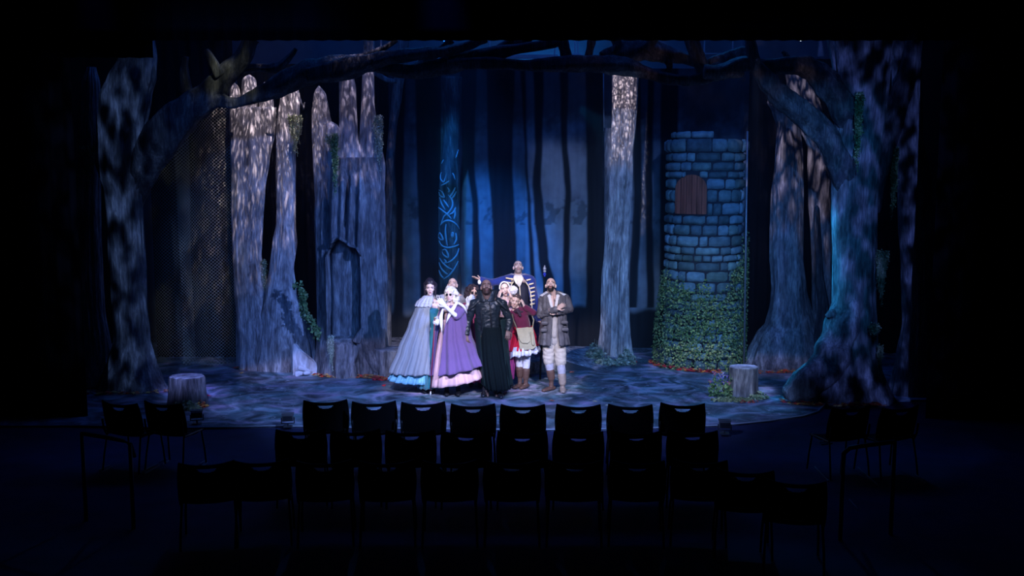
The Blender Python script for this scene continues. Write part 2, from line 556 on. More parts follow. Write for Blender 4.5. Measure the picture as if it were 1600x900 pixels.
def branch_mb(pts, Y, seed=0, n=20, mb=None, dy=0.0):
    """pts: (px, py, radius_px[, extra depth]) along a limb"""
    mb = mb or MB()
    m = (len(pts) - 1) * 7
    c, r = [], []
    for i in range(m + 1):
        t = i / m * (len(pts) - 1)
        k = min(int(t), len(pts) - 2); u = t - k
        q = [pts[max(0, min(len(pts) - 1, k + j))] for j in (-1, 0, 1, 2)]
        q = [tuple(w) + (0,) * (4 - len(w)) for w in q]
        v = [.5 * (2 * q[1][j] + (q[2][j] - q[0][j]) * u + (2 * q[0][j] - 5 * q[1][j] + 4 * q[2][j] - q[3][j]) * u * u + (-q[0][j] + 3 * q[1][j] - 3 * q[2][j] + q[3][j]) * u ** 3) for j in range(4)]
        c.append(P(v[0], v[1], Y + v[3])); r.append(max(.012, v[2] * Y / F * (1 + .18 * noise.noise(Vector((t * 2.3, seed, 0))))))
    vs = []
    rings = []
    up = None
    for i in range(m + 1):
        t = (c[min(i + 1, m)] - c[max(i - 1, 0)]).normalized()
        if up is None: up = t.cross(Vector((0, 1, 0))).normalized()
        up = (up - t * up.dot(t)).normalized(); b = t.cross(up)
        ring = []
        for k in range(n):
            an = 2 * math.pi * k / n
            rr = r[i] * (1 + .12 * math.sin(an * 4 + i * .15 + seed) + .1 * noise.noise(Vector((math.cos(an) * 2, math.sin(an) * 2, i * .3 + seed))))
            ring.append(c[i] + (up * math.cos(an) + b * math.sin(an)) * rr)
        rings.append(ring)
    mb.loft(rings, n)
    return mb


def leaves_mb(spots, size, cols, mb=None, fold=.35, rng=None):
    """spots: (point, normal)"""
    mb = mb or MB()
    rng = rng or random
    for p, nrm in spots:
        p = Vector(p); nrm = Vector(nrm).normalized()
        t = nrm.orthogonal().normalized()
        t.rotate(Quaternion(nrm, rng.uniform(0, 6.28)))
        nrm2 = (nrm + Vector((rng.uniform(-.6, .6), rng.uniform(-.6, .6), rng.uniform(-.3, .8)))).normalized()
        t = (t - nrm2 * t.dot(nrm2)).normalized(); b = nrm2.cross(t)
        s = size * rng.uniform(.6, 1.3)
        c = cols[rng.randrange(len(cols))]; f = rng.uniform(.7, 1.3)
        c = tuple(min(1, x * f) for x in c)
        lift = nrm2 * s * fold
        mb.add([p, p + t * s * .5 + b * s * .5 + lift, p + t * s * 1.15, p + t * s * .5 - b * s * .5 + lift], [(0, 2, 1), (0, 3, 2)], c)
    return mb


IVY = [(.10, .20, .06), (.16, .28, .09), (.24, .36, .14), (.07, .14, .05), (.34, .44, .22)]
MOSSC = [(.22, .27, .13), (.30, .34, .18), (.15, .20, .10), (.38, .40, .26)]

# ------------------------------------------------------------------ the setting
mb = MB(); mb.box((0, 11, -.15), (24, 26, .3))
mb.build('floor', mat('house_floor', (.028, .028, .075), .75, bump=.1, bscale=40, var=.3, vscale=3), smooth=False, kind='structure')


def stage_mat():
    m = bpy.data.materials.new('painted_deck')
    m.use_nodes = True
    nt = m.node_tree
    b = nt.nodes['Principled BSDF']
    N, L = nt.nodes.new, nt.links.new
    tc = N('ShaderNodeTexCoord')

    def nz(scale, detail, dist, st, rot=0):
        scale *= 1.5
        mp = N('ShaderNodeMapping'); mp.inputs['Scale'].default_value = st; mp.inputs['Rotation'].default_value = (0, 0, rot)
        L(tc.outputs['Object'], mp.inputs[0])
        n = N('ShaderNodeTexNoise'); n.inputs['Scale'].default_value = scale; n.inputs['Detail'].default_value = detail
        n.inputs['Distortion'].default_value = dist
        L(mp.outputs[0], n.inputs['Vector']); return n

    def ramp(src, stops):
        r = N('ShaderNodeValToRGB')
        r.color_ramp.elements[0].position, r.color_ramp.elements[0].color = stops[0][0], (*stops[0][1], 1)
        r.color_ramp.elements[1].position, r.color_ramp.elements[1].color = stops[-1][0], (*stops[-1][1], 1)
        for p, c in stops[1:-1]:
            e = r.color_ramp.elements.new(p); e.color = (*c, 1)
        L(src, r.inputs[0]); return r
    a = nz(1.3, 7, 1.6, (1, 1, 1), .15)
    base = ramp(a.outputs['Fac'], [(.33, (.035, .05, .06)), (.45, (.11, .15, .17)), (.55, (.24, .28, .34)), (.66, (.52, .48, .60))])
    c = nz(1.2, 4, .8, (1, 1.6, 1), .4)
    tint = ramp(c.outputs['Fac'], [(.35, (.55, 1.0, .95)), (.52, (1, 1, 1)), (.68, (1.3, .92, 1.12))])
    m1 = N('ShaderNodeMix'); m1.data_type = 'RGBA'; m1.blend_type = 'MULTIPLY'; m1.inputs[0].default_value = .9
    L(base.outputs[0], m1.inputs['A']); L(tint.outputs[0], m1.inputs['B'])
    s = nz(3.0, 9, 3.0, (1, 1.3, 1), -.2)
    st = ramp(s.outputs['Fac'], [(.57, (0, 0, 0)), (.64, (.22, .22, .22)), (.71, (.9, .9, .9))])
    m2 = N('ShaderNodeMix'); m2.data_type = 'RGBA'
    L(st.outputs[0], m2.inputs[0]); L(m1.outputs['Result'], m2.inputs['A']); m2.inputs['B'].default_value = (.60, .60, .66, 1)
    L(m2.outputs['Result'], b.inputs['Base Color'])
    b.inputs['Roughness'].default_value = .5
    b.inputs['Specular IOR Level'].default_value = .35
    n = nz(30, 4, 0, (1, 1, 1))
    bp = N('ShaderNodeBump'); bp.inputs['Strength'].default_value = .15; bp.inputs['Distance'].default_value = .01
    L(n.outputs['Fac'], bp.inputs['Height']); L(bp.outputs[0], b.inputs['Normal'])
    return m


edge = [G(120, 668), G(300, 671), G(440, 668), G(560, 671), G(700, 673), G(850, 674), G(1000, 672), G(1130, 667), G(1200, 660), G(1255, 652), G(1278, 645), G(1288, 634), G(1293, 629), G(1500, 627)]
edge = [Vector((p.x, p.y, 0)) for p in edge]
back = [Vector((9, 20.4, 0)), Vector((-9, 20.4, 0)), Vector((-9, edge[0].y, 0))]
ring = edge + back
mb = MB()
n_ = len(ring)
mb.add([p + Vector((0, 0, .03)) for p in ring] + [p + Vector((0, 0, .0)) for p in ring],
       [tuple(range(n_))] + [(i, i + n_, (i + 1) % n_ + n_, (i + 1) % n_) for i in range(n_)])
mb.build('stage_floor', stage_mat(), smooth=False, kind='structure')
SZ = .03
mb = MB(); mb.tube([p + Vector((0, -.006, .026)) for p in edge], .012, 6)  # pale strip added to stand for the highlight along the deck edge
mb.build('trim_11', mat('edge_highlight_strip', (.42, .44, .50), .6), kind='structure')

mb = MB(); mb.box((0, 11, 8.6), (24, 26, .3)); mb.build('ceiling', BLACK, smooth=False, kind='structure')
mb = MB(); mb.box((0, 21.6, 4.2), (24, .3, 9)); mb.build('wall_back', mat('rear_wall', (.25, .3, .36), .9, var=.25, vscale=1.2), smooth=False, kind='structure')
mb = MB(); mb.box((-8.2, 11, 4.2), (.3, 26, 9)); mb.build('wall_left', BLACK, smooth=False, kind='structure')
mb = MB(); mb.box((8.2, 11, 4.2), (.3, 26, 9)); mb.build('wall_right', BLACK, smooth=False, kind='structure')
mb = MB(); mb.box((0, -2.2, 4.2), (24, .3, 9)); mb.build('wall_front', BLACK, smooth=False, kind='structure')


def drape(name, x0, x1, Y, z0, z1, label, cat='curtain', amp=.04, wl=.22):
    mb = MB()
    n = max(8, int((x1 - x0) / wl * 8))
    vs = []
    for i in range(n + 1):
        x = x0 + (x1 - x0) * i / n
        y = Y + amp * math.sin(2 * math.pi * (x - x0) / wl)
        vs += [(x, y, z0), (x, y, z1), (x, y + .02, z0), (x, y + .02, z1)]
    fs = []
    for i in range(n):
        a, b = i * 4, i * 4 + 4
        fs += [(a, b, b + 1, a + 1), (a + 2, a + 3, b + 3, b + 2), (a, a + 2, b + 2, b), (a + 1, b + 1, b + 3, a + 3)]
    fs += [(0, 1, 3, 2), (n * 4, n * 4 + 2, n * 4 + 3, n * 4 + 1)]
    mb.add(vs, fs)
    return mb.build(name, BLACK, label=label, cat=cat)


zb = P(800, 63, 13.4).z
drape('border_curtain', -8, 8, 13.4, zb, 8.4, 'long black border curtain hanging across the top of the stage opening')
zb2 = P(800, 90, 13.6).z
drape('border_curtain', -8, P(238, 90, 13.6).x, 13.6, zb2, 6.5, 'short lower black border curtain over the left front tree')
xr = P(1459, 400, 14.2).x
drape('leg_curtain', xr, 8, 14.2, 0.0, 8.3, 'black leg curtain masking the right edge of the stage')
xl = P(124, 400, 14.2).x
drape('leg_curtain', -8, xl, 14.2, 0.0, 8.3, 'black leg curtain masking the left edge of the stage')
drape('leg_curtain', -6.6, P(372, 400, 18.8).x, 18.8, .03, 8.3, 'black masking curtain behind the netting at left')
drape('leg_curtain', P(372, 400, 19.0).x, P(606, 300, 19.0).x, 19.3, .03, P(800, 100, 19.3).z, 'black masking curtain behind the twin trunk and the hollow tree')
drape('leg_curtain', P(1168, 400, 19.0).x, 7.4, 19.2, .03, P(800, 92, 19.2).z, 'black masking curtain behind the right hand trees')

# ------------------------------------------------------------------ painted backdrop (a flat cloth)
YB = 19.8
NX, NZ = 330, 260


def shape_rows(y, rows):
    if y < rows[0][0] or y > rows[-1][0]: return None
    return interp(rows, y)


DARKT = [  # painted dark trunks: (py, xl, xr)
    [(100, 560, 606), (300, 560, 606), (545, 560, 609)],
    [(100, 648, 690), (300, 652, 690), (400, 656, 690), (545, 655, 692)],
    [(100, 618, 634), (240, 616, 632), (330, 619, 630), (430, 616, 630), (545, 614, 630)],
    [(100, 718, 742), (240, 722, 740), (300, 718, 722), (360, 716, 720)],
    [(100, 722, 745), (250, 730, 742), (330, 738, 748), (430, 737, 751), (545, 735, 755)],
    [(100, 760, 805), (240, 762, 801), (300, 766, 803), (360, 770, 806), (440, 770, 809), (545, 764, 815)],
    [(100, 812, 821), (240, 820, 824), (330, 824, 830), (430, 828, 836), (545, 833, 845)],
    [(100, 833, 850), (230, 836, 848), (290, 832, 846), (330, 834, 850), (400, 841, 857), (450, 848, 869), (545, 850, 880)],
    [(100, 874, 888), (230, 877, 887), (270, 881, 892), (300, 883, 893), (340, 880, 891), (420, 879, 890), (480, 878, 893), (545, 870, 900)],
    [(100, 914, 944), (300, 917, 944), (545, 914, 946)],
    [(100, 985, 1000), (300, 990, 1004), (480, 980, 995)],
    [(100, 1012, 1022), (300, 1008, 1020), (480, 1010, 1022)],
    [(100, 1032, 1060), (545, 1030, 1060)],
]




vs, cols, fs = [], [], []
pA, pB = P(585, 560, YB), P(1185, 560, YB)
ztop = P(800, 107, YB).z
for j in range(NZ + 1):
    z = .03 + (ztop - .03) * j / NZ
    py = 450 - F * math.tan(PITCH - math.atan2(CAMZ - z, YB))
    for i in range(NX + 1):
        x = pA.x + (pB.x - pA.x) * i / NX
        d = Vector((x, YB, z - CAMZ)); cpn = d.y * math.cos(PITCH) - d.z * math.sin(PITCH)
        px = 800 + F * x / cpn
        nz1 = noise.fractal(Vector((x * 1.5, 0, z * 1.2)), 1, 2, 5)
        nz2 = noise.fractal(Vector((x * 6, 3, z * 5)), 1, 2, 4)
        lit = .30 + .10 * nz1 + .07 * nz2
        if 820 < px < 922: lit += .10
        w = 4 * noise.noise(Vector((0, 7, z * 1.3)))
        # undergrowth clumps through the middle
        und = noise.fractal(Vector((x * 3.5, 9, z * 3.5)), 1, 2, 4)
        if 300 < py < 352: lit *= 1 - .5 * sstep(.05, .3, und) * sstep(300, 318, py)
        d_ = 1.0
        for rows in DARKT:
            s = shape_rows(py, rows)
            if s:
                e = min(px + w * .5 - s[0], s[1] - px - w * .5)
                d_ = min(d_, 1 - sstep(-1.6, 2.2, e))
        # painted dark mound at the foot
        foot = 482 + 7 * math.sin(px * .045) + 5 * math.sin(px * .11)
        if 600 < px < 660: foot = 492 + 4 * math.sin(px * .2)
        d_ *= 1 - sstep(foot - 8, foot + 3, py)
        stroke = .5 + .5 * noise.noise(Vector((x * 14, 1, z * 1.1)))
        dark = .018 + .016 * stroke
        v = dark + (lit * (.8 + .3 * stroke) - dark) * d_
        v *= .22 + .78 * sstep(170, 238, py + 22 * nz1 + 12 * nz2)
        v = max(.006, v)
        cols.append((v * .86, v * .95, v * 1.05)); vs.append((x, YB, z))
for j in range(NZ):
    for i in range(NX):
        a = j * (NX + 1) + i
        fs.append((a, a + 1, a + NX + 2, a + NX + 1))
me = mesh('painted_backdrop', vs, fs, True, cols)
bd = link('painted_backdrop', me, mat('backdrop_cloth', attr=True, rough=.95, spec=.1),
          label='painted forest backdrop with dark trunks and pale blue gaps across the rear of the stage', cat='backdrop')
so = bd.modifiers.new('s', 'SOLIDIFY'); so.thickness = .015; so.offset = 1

# ------------------------------------------------------------------ overhead pipes above the backdrop
def pipe(px0, px1, py, Y, w, h, label, col):
    a, b = P(px0, py, Y), P(px1, py, Y)
    mb = MB(); mb.box((a + b) / 2, (b.x - a.x, .08, h))
    mb.bar(a + Vector((.06, 0, 0)), (a.x + .06, Y, 8.46), .02); mb.bar(b + Vector((-.06, 0, 0)), (b.x - .06, Y, 8.46), .02)
    return mb.build('lighting_batten', mat('batten_' + str(col), (col, col, col * 1.05), .5), smooth=False, label=label, cat='batten')


pipe(590, 700, 90, 17.2, 0, .03, 'thin pale batten above the leaning dark trunk', .5)
pipe(760, 872, 88.5, 18.0, 0, .06, 'pale strip batten over the middle of the stage', .6)
pipe(893, 908, 88, 18.1, 0, .08, 'short bright batten end beside the middle batten', .75)
pipe(1095, 1150, 84, 18.2, 0, .02, 'thin batten above the stone tower', .5)
t = thing('stage_light', 'small stage lantern clamped under the middle overhead batten', 'stage light', P(836, 95, 18.0))
mb = MB(); mb.box(P(836, 96, 17.95), (.07, .12, .08)); mb.build('lamp_body', mat('lantern_metal', (.25, .25, .27), .4, metal=.6), t)
mb = MB(); mb.tube([P(824, 94, 17.93), P(832, 98, 17.93), P(842, 98, 17.93), P(842, 92, 17.98), P(838, 89, 18.0)], .009, 8); mb.build('yoke', MATS['lantern_metal'], t)
t = thing('stage_light', 'tiny white pilot lamp glowing under the border at upper right', 'lamp', P(1251, 63, 15.2))
mb = MB(); mb.ell(P(1251, 63, 15.2), (.012, .012, .012)); o = mb.build('bulb', None, t)
em = bpy.data.materials.new('pilot'); em.use_nodes = True; em.node_tree.nodes['Principled BSDF'].inputs['Emission Color'].default_value = (.7, .75, 1, 1); em.node_tree.nodes['Principled BSDF'].inputs['Emission Strength'].default_value = 3
o.data.materials.append(em)
mb = MB(); mb.tube([P(1251, 61.5, 15.2), P(1251, 40, 15.2)], .006); mb.build('cable', BLACK, t)

# ------------------------------------------------------------------ trees
def tree(name, label, loc):
    return thing(name, label, 'tree', loc)


def T(px, py, Y):
    p = P(px, py, Y); return Vector((p.x, p.y, SZ))


def add(root, name, mb, m, **kw):
    return mb.build(name, m, root, **kw)


# left front tree with two trunks and the long limb over the stage
Y1 = 16.0
r = tree('forest_tree', 'large dark mottled tree at the front left corner, limb reaching over the netting', T(210, 610, Y1))
add(r, 'trunk', trunk_mb([(60, 186, 242), (90, 184, 246), (120, 168, 244), (150, 156, 236), (200, 152, 230), (250, 148, 232), (300, 162, 222), (350, 166, 224), (420, 170, 228), (480, 176, 230), (530, 178, 236), (565, 168, 246), (595, 156, 258), (614, 148, 268)], Y1, seed=1, amp=.10, lump=.05), BARK)
add(r, 'trunk', trunk_mb([(105, 136, 150), (130, 128, 156), (200, 122, 158), (350, 118, 158), (480, 116, 164), (560, 108, 180), (614, 96, 196)], Y1 + .35, seed=2, amp=.1, lump=.06), BARK)
mb = branch_mb([(206, 345, 9, .2), (213, 300, 17, .2), (230, 250, 28, .12), (258, 208, 31), (290, 176, 26), (325, 150, 19), (352, 118, 16), (378, 92, 13), (392, 60, 12)], Y1 - .1, 1)
branch_mb([(300, 172, 16), (335, 156, 13), (366, 161, 8), (400, 150, 11), (430, 138, 15), (468, 118, 17), (505, 108, 17), (560, 100, 15), (610, 96, 12)], Y1 - .15, 2, mb=mb)
branch_mb([(296, 170, 12), (292, 140, 9), (288, 110, 6), (291, 88, 4)], Y1, 3, mb=mb)
branch_mb([(345, 120, 10), (332, 96, 7), (322, 78, 4)], Y1 - .2, 4, mb=mb)
branch_mb([(362, 108, 8), (400, 106, 6), (432, 106, 7), (450, 92, 5), (463, 76, 3)], Y1 + .05, 5, mb=mb)
add(r, 'branch', mb, BARK_DARK)

# twin trunk
Y2 = 17.75
r = tree('forest_tree', 'pale twin-trunk tree with a wide foot between the netting and the hollow tree', T(420, 577, Y2))
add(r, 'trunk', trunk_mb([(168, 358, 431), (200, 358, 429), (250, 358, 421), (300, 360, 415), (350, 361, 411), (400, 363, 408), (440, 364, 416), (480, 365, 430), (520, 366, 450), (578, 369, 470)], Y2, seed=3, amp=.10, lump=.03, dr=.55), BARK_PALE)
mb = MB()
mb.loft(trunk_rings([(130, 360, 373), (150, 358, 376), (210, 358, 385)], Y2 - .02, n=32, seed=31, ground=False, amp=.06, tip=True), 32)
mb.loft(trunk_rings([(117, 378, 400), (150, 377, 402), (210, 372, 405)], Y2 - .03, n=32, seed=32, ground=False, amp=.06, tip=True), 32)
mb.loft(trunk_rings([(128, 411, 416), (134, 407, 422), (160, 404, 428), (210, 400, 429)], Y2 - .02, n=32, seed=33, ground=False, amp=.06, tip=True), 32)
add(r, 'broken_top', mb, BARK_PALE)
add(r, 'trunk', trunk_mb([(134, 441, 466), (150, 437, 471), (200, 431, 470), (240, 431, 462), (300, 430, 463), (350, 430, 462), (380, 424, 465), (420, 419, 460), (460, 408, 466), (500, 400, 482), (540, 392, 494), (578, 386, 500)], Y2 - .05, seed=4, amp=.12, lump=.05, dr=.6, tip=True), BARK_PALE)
mb = MB(); mb.tube([P(466, 150, Y2), P(474, 172, Y2), P(476, 160, Y2)], [.03, .02, .01]); add(r, 'twig', mb, BARK)

# hollow face tree
Y3 = 17.3
ax, zt_, zb_ = P(540, 400, Y3).x, P(540, 376, Y3 - .25).z, P(540, 528, Y3 - .25).z
hw = P(565, 400, Y3).x - ax


def face(x, z, sa):
    u = (x - ax) / hw
    d = 0
    top = zt_ - .22 * u * u - .05 * math.sin(u * 4)
    e = min(1 - abs(u + .04 * math.sin(z * 3)), (top - z) / .28, (z - zb_) / .15)
    d += .17 * sstep(0, .06, e) + .16 * math.exp(-((e - .05) / .05) ** 2)
    d -= .07 * math.exp(-((e + .09) / .10) ** 2) if z > zb_ - .1 else 0
    # brow folds over the arch
    if z > top:
        for cx_, w_ in ((-.55, .22), (.0, .2), (.52, .22), (1.1, .2)):
            q = (u - cx_ - .08 * math.sin(z * 2.4)) / w_
            d -= .13 * math.exp(-q * q) * sstep(zt_ + 1.75, zt_ + .9, z)
        q = (u - .25 - (z - zt_ - .5) * .45) / .09
        d += .13 * math.exp(-q * q) * sstep(zt_ + 1.15, zt_ + .9, z) * sstep(zt_ + .15, zt_ + .4, z)
        q = (u + .85) / .09
        d += .09 * math.exp(-q * q) * sstep(zt_ + 1.7, zt_ + 1.2, z)
    # sitting ledge and root folds below
    if z < zb_:
        t = sstep(zb_, zb_ - .10, z)
        d -= .16 * t * math.exp(-((u + .05) / 1.0) ** 2)
        q = (u - .95 + (z) * .5) / .10
        d += .12 * math.exp(-q * q)
    return d


r = tree('forest_tree', 'broad face-like tree with an arched hollow and three tall broken tops', T(545, 584, Y3))
add(r, 'trunk', trunk_mb([(246, 491, 602), (290, 490, 603), (340, 489, 602), (380, 491, 603), (430, 492, 605), (500, 494, 607), (545, 493, 609), (584, 486, 616)], Y3, n=220, step=.022, seed=5, amp=.07, dr=.5, drt=.30, disp=face), BARK)
mb = MB()
mb.loft(trunk_rings([(134, 494, 503), (150, 490, 511), (180, 487, 516), (210, 487, 526), (262, 488, 540), (330, 492, 535)], Y3 + .02, n=48, seed=51, ground=False, amp=.10, tip=True, lump=.05), 48)
mb.loft(trunk_rings([(110, 530, 552), (140, 530, 558), (200, 530, 560), (262, 526, 570), (330, 530, 566)], Y3, n=48, seed=52, ground=False, amp=.1, lump=.03), 48)
mb.loft(trunk_rings([(60, 567, 585), (160, 564, 585), (200, 562, 590), (262, 556, 603), (330, 564, 600)], Y3 + .04, n=48, seed=53, ground=False, amp=.1, lump=.03), 48)
mb.loft(trunk_rings([(190, 505, 528), (225, 503, 536), (270, 500, 540), (320, 505, 535)], Y3 - .08, n=40, seed=54, ground=False, amp=.1, tip=True), 40)
add(r, 'broken_top', mb, BARK_PALE)
mb = MB()
branch_mb([(563, 522, 4), (574, 548, 7), (590, 574, 8), (600, 585, 6)], Y3 - .30, 7, mb=mb)
branch_mb([(556, 540, 5), (550, 562, 7), (538, 583, 7)], Y3 - .36, 8, mb=mb)
branch_mb([(556, 534, 7), (561, 522, 5), (567, 513, 2)], Y3 - .34, 9, mb=mb)
add(r, 'root', mb, BARK)

# leaning thin trunk behind the hollow tree
Y4 = 18.9
r = tree('forest_tree', 'thin dark leaning trunk just right of the hollow tree', T(606, 545, Y4))
add(r, 'trunk', trunk_mb([(58, 622, 640), (110, 617, 634), (150, 612, 628), (200, 607, 620), (260, 602, 615), (400, 600, 612), (545, 596, 612)], Y4, seed=6, n=40), BARK)
mb = branch_mb([(588, 108, 5), (605, 112, 4), (625, 104, 3)], Y4 - .3, 9); branch_mb([(585, 112, 5), (603, 124, 4), (620, 127, 3)], Y4 - .3, 10, mb=mb)
add(r, 'branch', mb, BARK)

# carved column
Y5 = 18.8
r = thing('carved_column', 'tall blue carved column with interlaced knotwork behind the group of actors', 'column', T(704, 500, Y5))
crow = [(120, 690, 722), (200, 692, 718), (260, 689, 717), (300, 685, 718), (380, 684, 719), (440, 686, 721), (540.6, 684, 724)]
add(r, 'shaft', trunk_mb(crow, Y5, seed=7, amp=.02, dr=.6, n=64, ground=False), BARK_DARK)


def colrow(py): return interp(crow, py)


def strand(mb, pts, rad=.019):
    out = []
    m = (len(pts) - 1) * 6
    for i in range(m + 1):
        t = i / m * (len(pts) - 1); k = min(int(t), len(pts) - 2); u = t - k
        q = [pts[max(0, min(len(pts) - 1, k + j))] for j in (-1, 0, 1, 2)]
        v = [.5 * (2 * q[1][j] + (q[2][j] - q[0][j]) * u + (2 * q[0][j] - 5 * q[1][j] + 4 * q[2][j] - q[3][j]) * u * u + (-q[0][j] + 3 * q[1][j] - 3 * q[2][j] + q[3][j]) * u ** 3) for j in range(2)]
        xl, xr = colrow(v[1])
        s = max(-.97, min(.97, (v[0] - (xl + xr) / 2) / ((xr - xl) / 2)))
        a = (xr - xl) / 2 * Y5 / F
        out.append(P(v[0], v[1], Y5 - a * .6 * math.sqrt(1 - s * s) * .97))
    rr = [rad * (.35 + .65 * math.sin(math.pi * min(1, max(0, (i + .8) / (len(out) + .6))))) for i in range(len(out))]
    mb.tube(out, rr, 6)


mb = MB()
# offsets read from the carving (x, y)
for pts in ([(704, 197), (697, 205), (696, 214), (700, 208), (706, 198)], [(708, 198), (711, 206), (710, 212)], [(706, 211), (708, 220), (706, 228), (701, 222), (699, 216), (702, 212), (706, 211)],
            [(701, 231), (697, 240), (699, 247)], [(708, 233), (704, 240), (703, 247)], [(716, 234), (713, 243), (709, 250)], [(698, 246), (703, 252), (708, 257)], [(696, 247), (693, 251), (690, 256)],
            [(704, 257), (708, 258), (701, 264)], [(691, 261), (695, 258), (698, 262), (697, 272), (694, 284), (689, 280), (689, 272), (692, 268)], [(702, 269), (708, 272), (711, 281)], [(689, 290), (697, 286), (705, 280)],
            [(699, 292), (702, 298), (700, 300)], [(686, 297), (691, 300), (694, 308), (688, 306), (686, 300)], [(711, 293), (707, 302), (702, 308)], [(713, 299), (710, 305), (706, 310)],
            [(687, 308), (690, 318), (696, 328)], [(693, 312), (697, 318), (701, 324)], [(700, 304), (706, 312), (707, 322), (701, 332), (694, 338), (689, 350)], [(685, 324), (693, 330), (700, 336), (705, 342)], [(712, 324), (708, 332), (702, 335)],
            [(710, 326), (711, 335), (709, 342)], [(688, 352), (694, 346), (703, 345), (712, 350), (718, 358)], [(697, 350), (696, 360), (697, 372), (699, 384)], [(705, 365), (708, 364), (707, 370), (705, 366)],
            [(712, 364), (713, 374), (709, 382)], [(685, 368), (687, 364), (690, 368), (692, 374), (688, 374), (685, 370)], [(686, 376), (691, 384), (700, 387), (710, 385), (717, 382)], [(691, 391), (696, 390), (700, 398), (699, 402), (693, 398), (691, 393)],
            [(717, 388), (714, 398), (706, 407), (697, 411)], [(687, 403), (692, 411), (700, 418), (707, 421)], [(686, 410), (690, 420), (697, 427), (700, 428)], [(686, 422), (689, 430), (693, 434)], [(716, 408), (710, 420), (702, 430), (693, 436)], [(694, 405), (697, 409), (694, 411)]):
    strand(mb, pts)
add(r, 'knotwork', mb, mat('carving_paint', (.24, .36, .42), .8))

# straight pale trunk
Y6 = 18.9
r = tree('forest_tree', 'straight pale fluted tree trunk between the painted forest and the stone tower', T(962, 555, Y6))
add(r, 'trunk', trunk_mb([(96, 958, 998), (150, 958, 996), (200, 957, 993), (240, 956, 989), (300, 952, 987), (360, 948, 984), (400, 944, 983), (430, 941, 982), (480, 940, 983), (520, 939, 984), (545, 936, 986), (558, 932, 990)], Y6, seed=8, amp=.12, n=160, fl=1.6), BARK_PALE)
add(r, 'trunk', trunk_mb([(200, 944, 957), (230, 943, 960), (300, 944, 960), (420, 943, 958), (556, 940, 960)], Y6 + .1, seed=9, amp=.08, n=40), BARK)
mb = MB(); mb.bar(P(943, 108, Y6 + .15), P(943.5, 205, Y6 + .15), .02); mb.bar(P(957, 100, Y6 + .15), P(957, 135, Y6 + .15), .02); add(r, 'frame', mb, mat('raw_metal', (.3, .33, .36), .4, metal=.5))

# right middle tree with flared foot
Y7 = 18.0
r = tree('forest_tree', 'flared striated tree behind the curved limb, right of the stone tower', T(1220, 580, Y7))
add(r, 'trunk', trunk_mb([(148, 1200, 1226), (160, 1198, 1240), (175, 1206, 1246), (200, 1213, 1251), (250, 1209, 1255), (300, 1204, 1256), (400, 1203, 1256), (450, 1204, 1262), (480, 1200, 1268), (505, 1193, 1275), (525, 1176, 1282), (550, 1164, 1290), (582, 1152, 1300)], Y7, seed=10, amp=.11, n=120, lump=.03, tip=True), BARK)
add(r, 'trunk', trunk_mb([(105, 1226, 1266), (180, 1236, 1288), (230, 1262, 1308), (300, 1262, 1308), (420, 1268, 1312), (582, 1268, 1330)], Y7 + .15, seed=11, amp=.14, n=90, lump=.04), BARK)
add(r, 'trunk', trunk_mb([(320, 1271, 1281), (420, 1274, 1286), (480, 1278, 1296), (582, 1262, 1310)], Y7 - .25, seed=12, amp=.1, n=60, tip=True), BARK_DARK)

# right front tree with the curved limbs and the long root
Y8 = 15.35
r = tree('forest_tree', 'huge dark tree at front right with cyan-lit root and curved limbs overhead', T(1320, 628, Y8))
add(r, 'trunk', trunk_mb([(45, 1288, 1400), (120, 1300, 1392), (200, 1304, 1384), (260, 1298, 1376), (340, 1297, 1372), (420, 1300, 1370), (480, 1299, 1370), (500, 1291, 1370), (540, 1286, 1372), (575, 1276, 1380), (605, 1262, 1392), (630, 1254, 1402)], Y8, seed=13, amp=.09, n=120, lump=.06), BARK)
mb = MB()
branch_mb([(1330, 470, 24, .0), (1312, 530, 30, -.1), (1292, 572, 30, -.2), (1264, 596, 26, -.3), (1240, 611, 17, -.35), (1228, 617, 9, -.4)], Y8, 14, n=32, mb=mb)
branch_mb([(1303, 490, 9, -.1), (1296, 492, 6, -.15), (1290, 494, 3, -.15)], Y8, 15, mb=mb)
add(r, 'root', mb, BARK)
mb = MB()
branch_mb([(1342, 430, 10, .3), (1334, 350, 18, .25), (1319, 275, 22, .08), (1296, 220, 19), (1268, 190, 18), (1240, 166, 17), (1215, 146, 16), (1196, 122, 14), (1180, 98, 10), (1172, 62, 9)], Y8 - .1, 16, mb=mb)
branch_mb([(1352, 330, 10, .3), (1348, 245, 24, .2), (1322, 168, 24), (1290, 128, 20), (1262, 106, 15), (1230, 102, 13), (1196, 104, 11), (1160, 100, 12), (1128, 112, 11), (1100, 112, 10)], Y8 - .05, 17, mb=mb)
branch_mb([(1362, 330, 12, .1), (1376, 250, 18), (1400, 170, 16), (1420, 110, 13), (1428, 60, 12)], Y8 + .1, 18, mb=mb)
branch_mb([(1360, 150, 20), (1352, 100, 16), (1362, 60, 12)], Y8, 19, mb=mb)
branch_mb([(1232, 98, 6), (1228, 86, 4), (1222, 80, 2)], Y8, 20, mb=mb)
add(r, 'branch', mb, BARK_DARK)

r = tree('forest_tree', 'dark mottled trunk at the far right edge beside the black curtain', T(1425, 625, Y8 + .3))
add(r, 'trunk', trunk_mb([(50, 1385, 1440), (120, 1392, 1440), (200, 1395, 1442), (300, 1402, 1455), (420, 1408, 1456), (500, 1410, 1456), (560, 1400, 1458), (620, 1385, 1462)], Y8 + .3, seed=21, amp=.09, n=90, lump=.08), BARK)

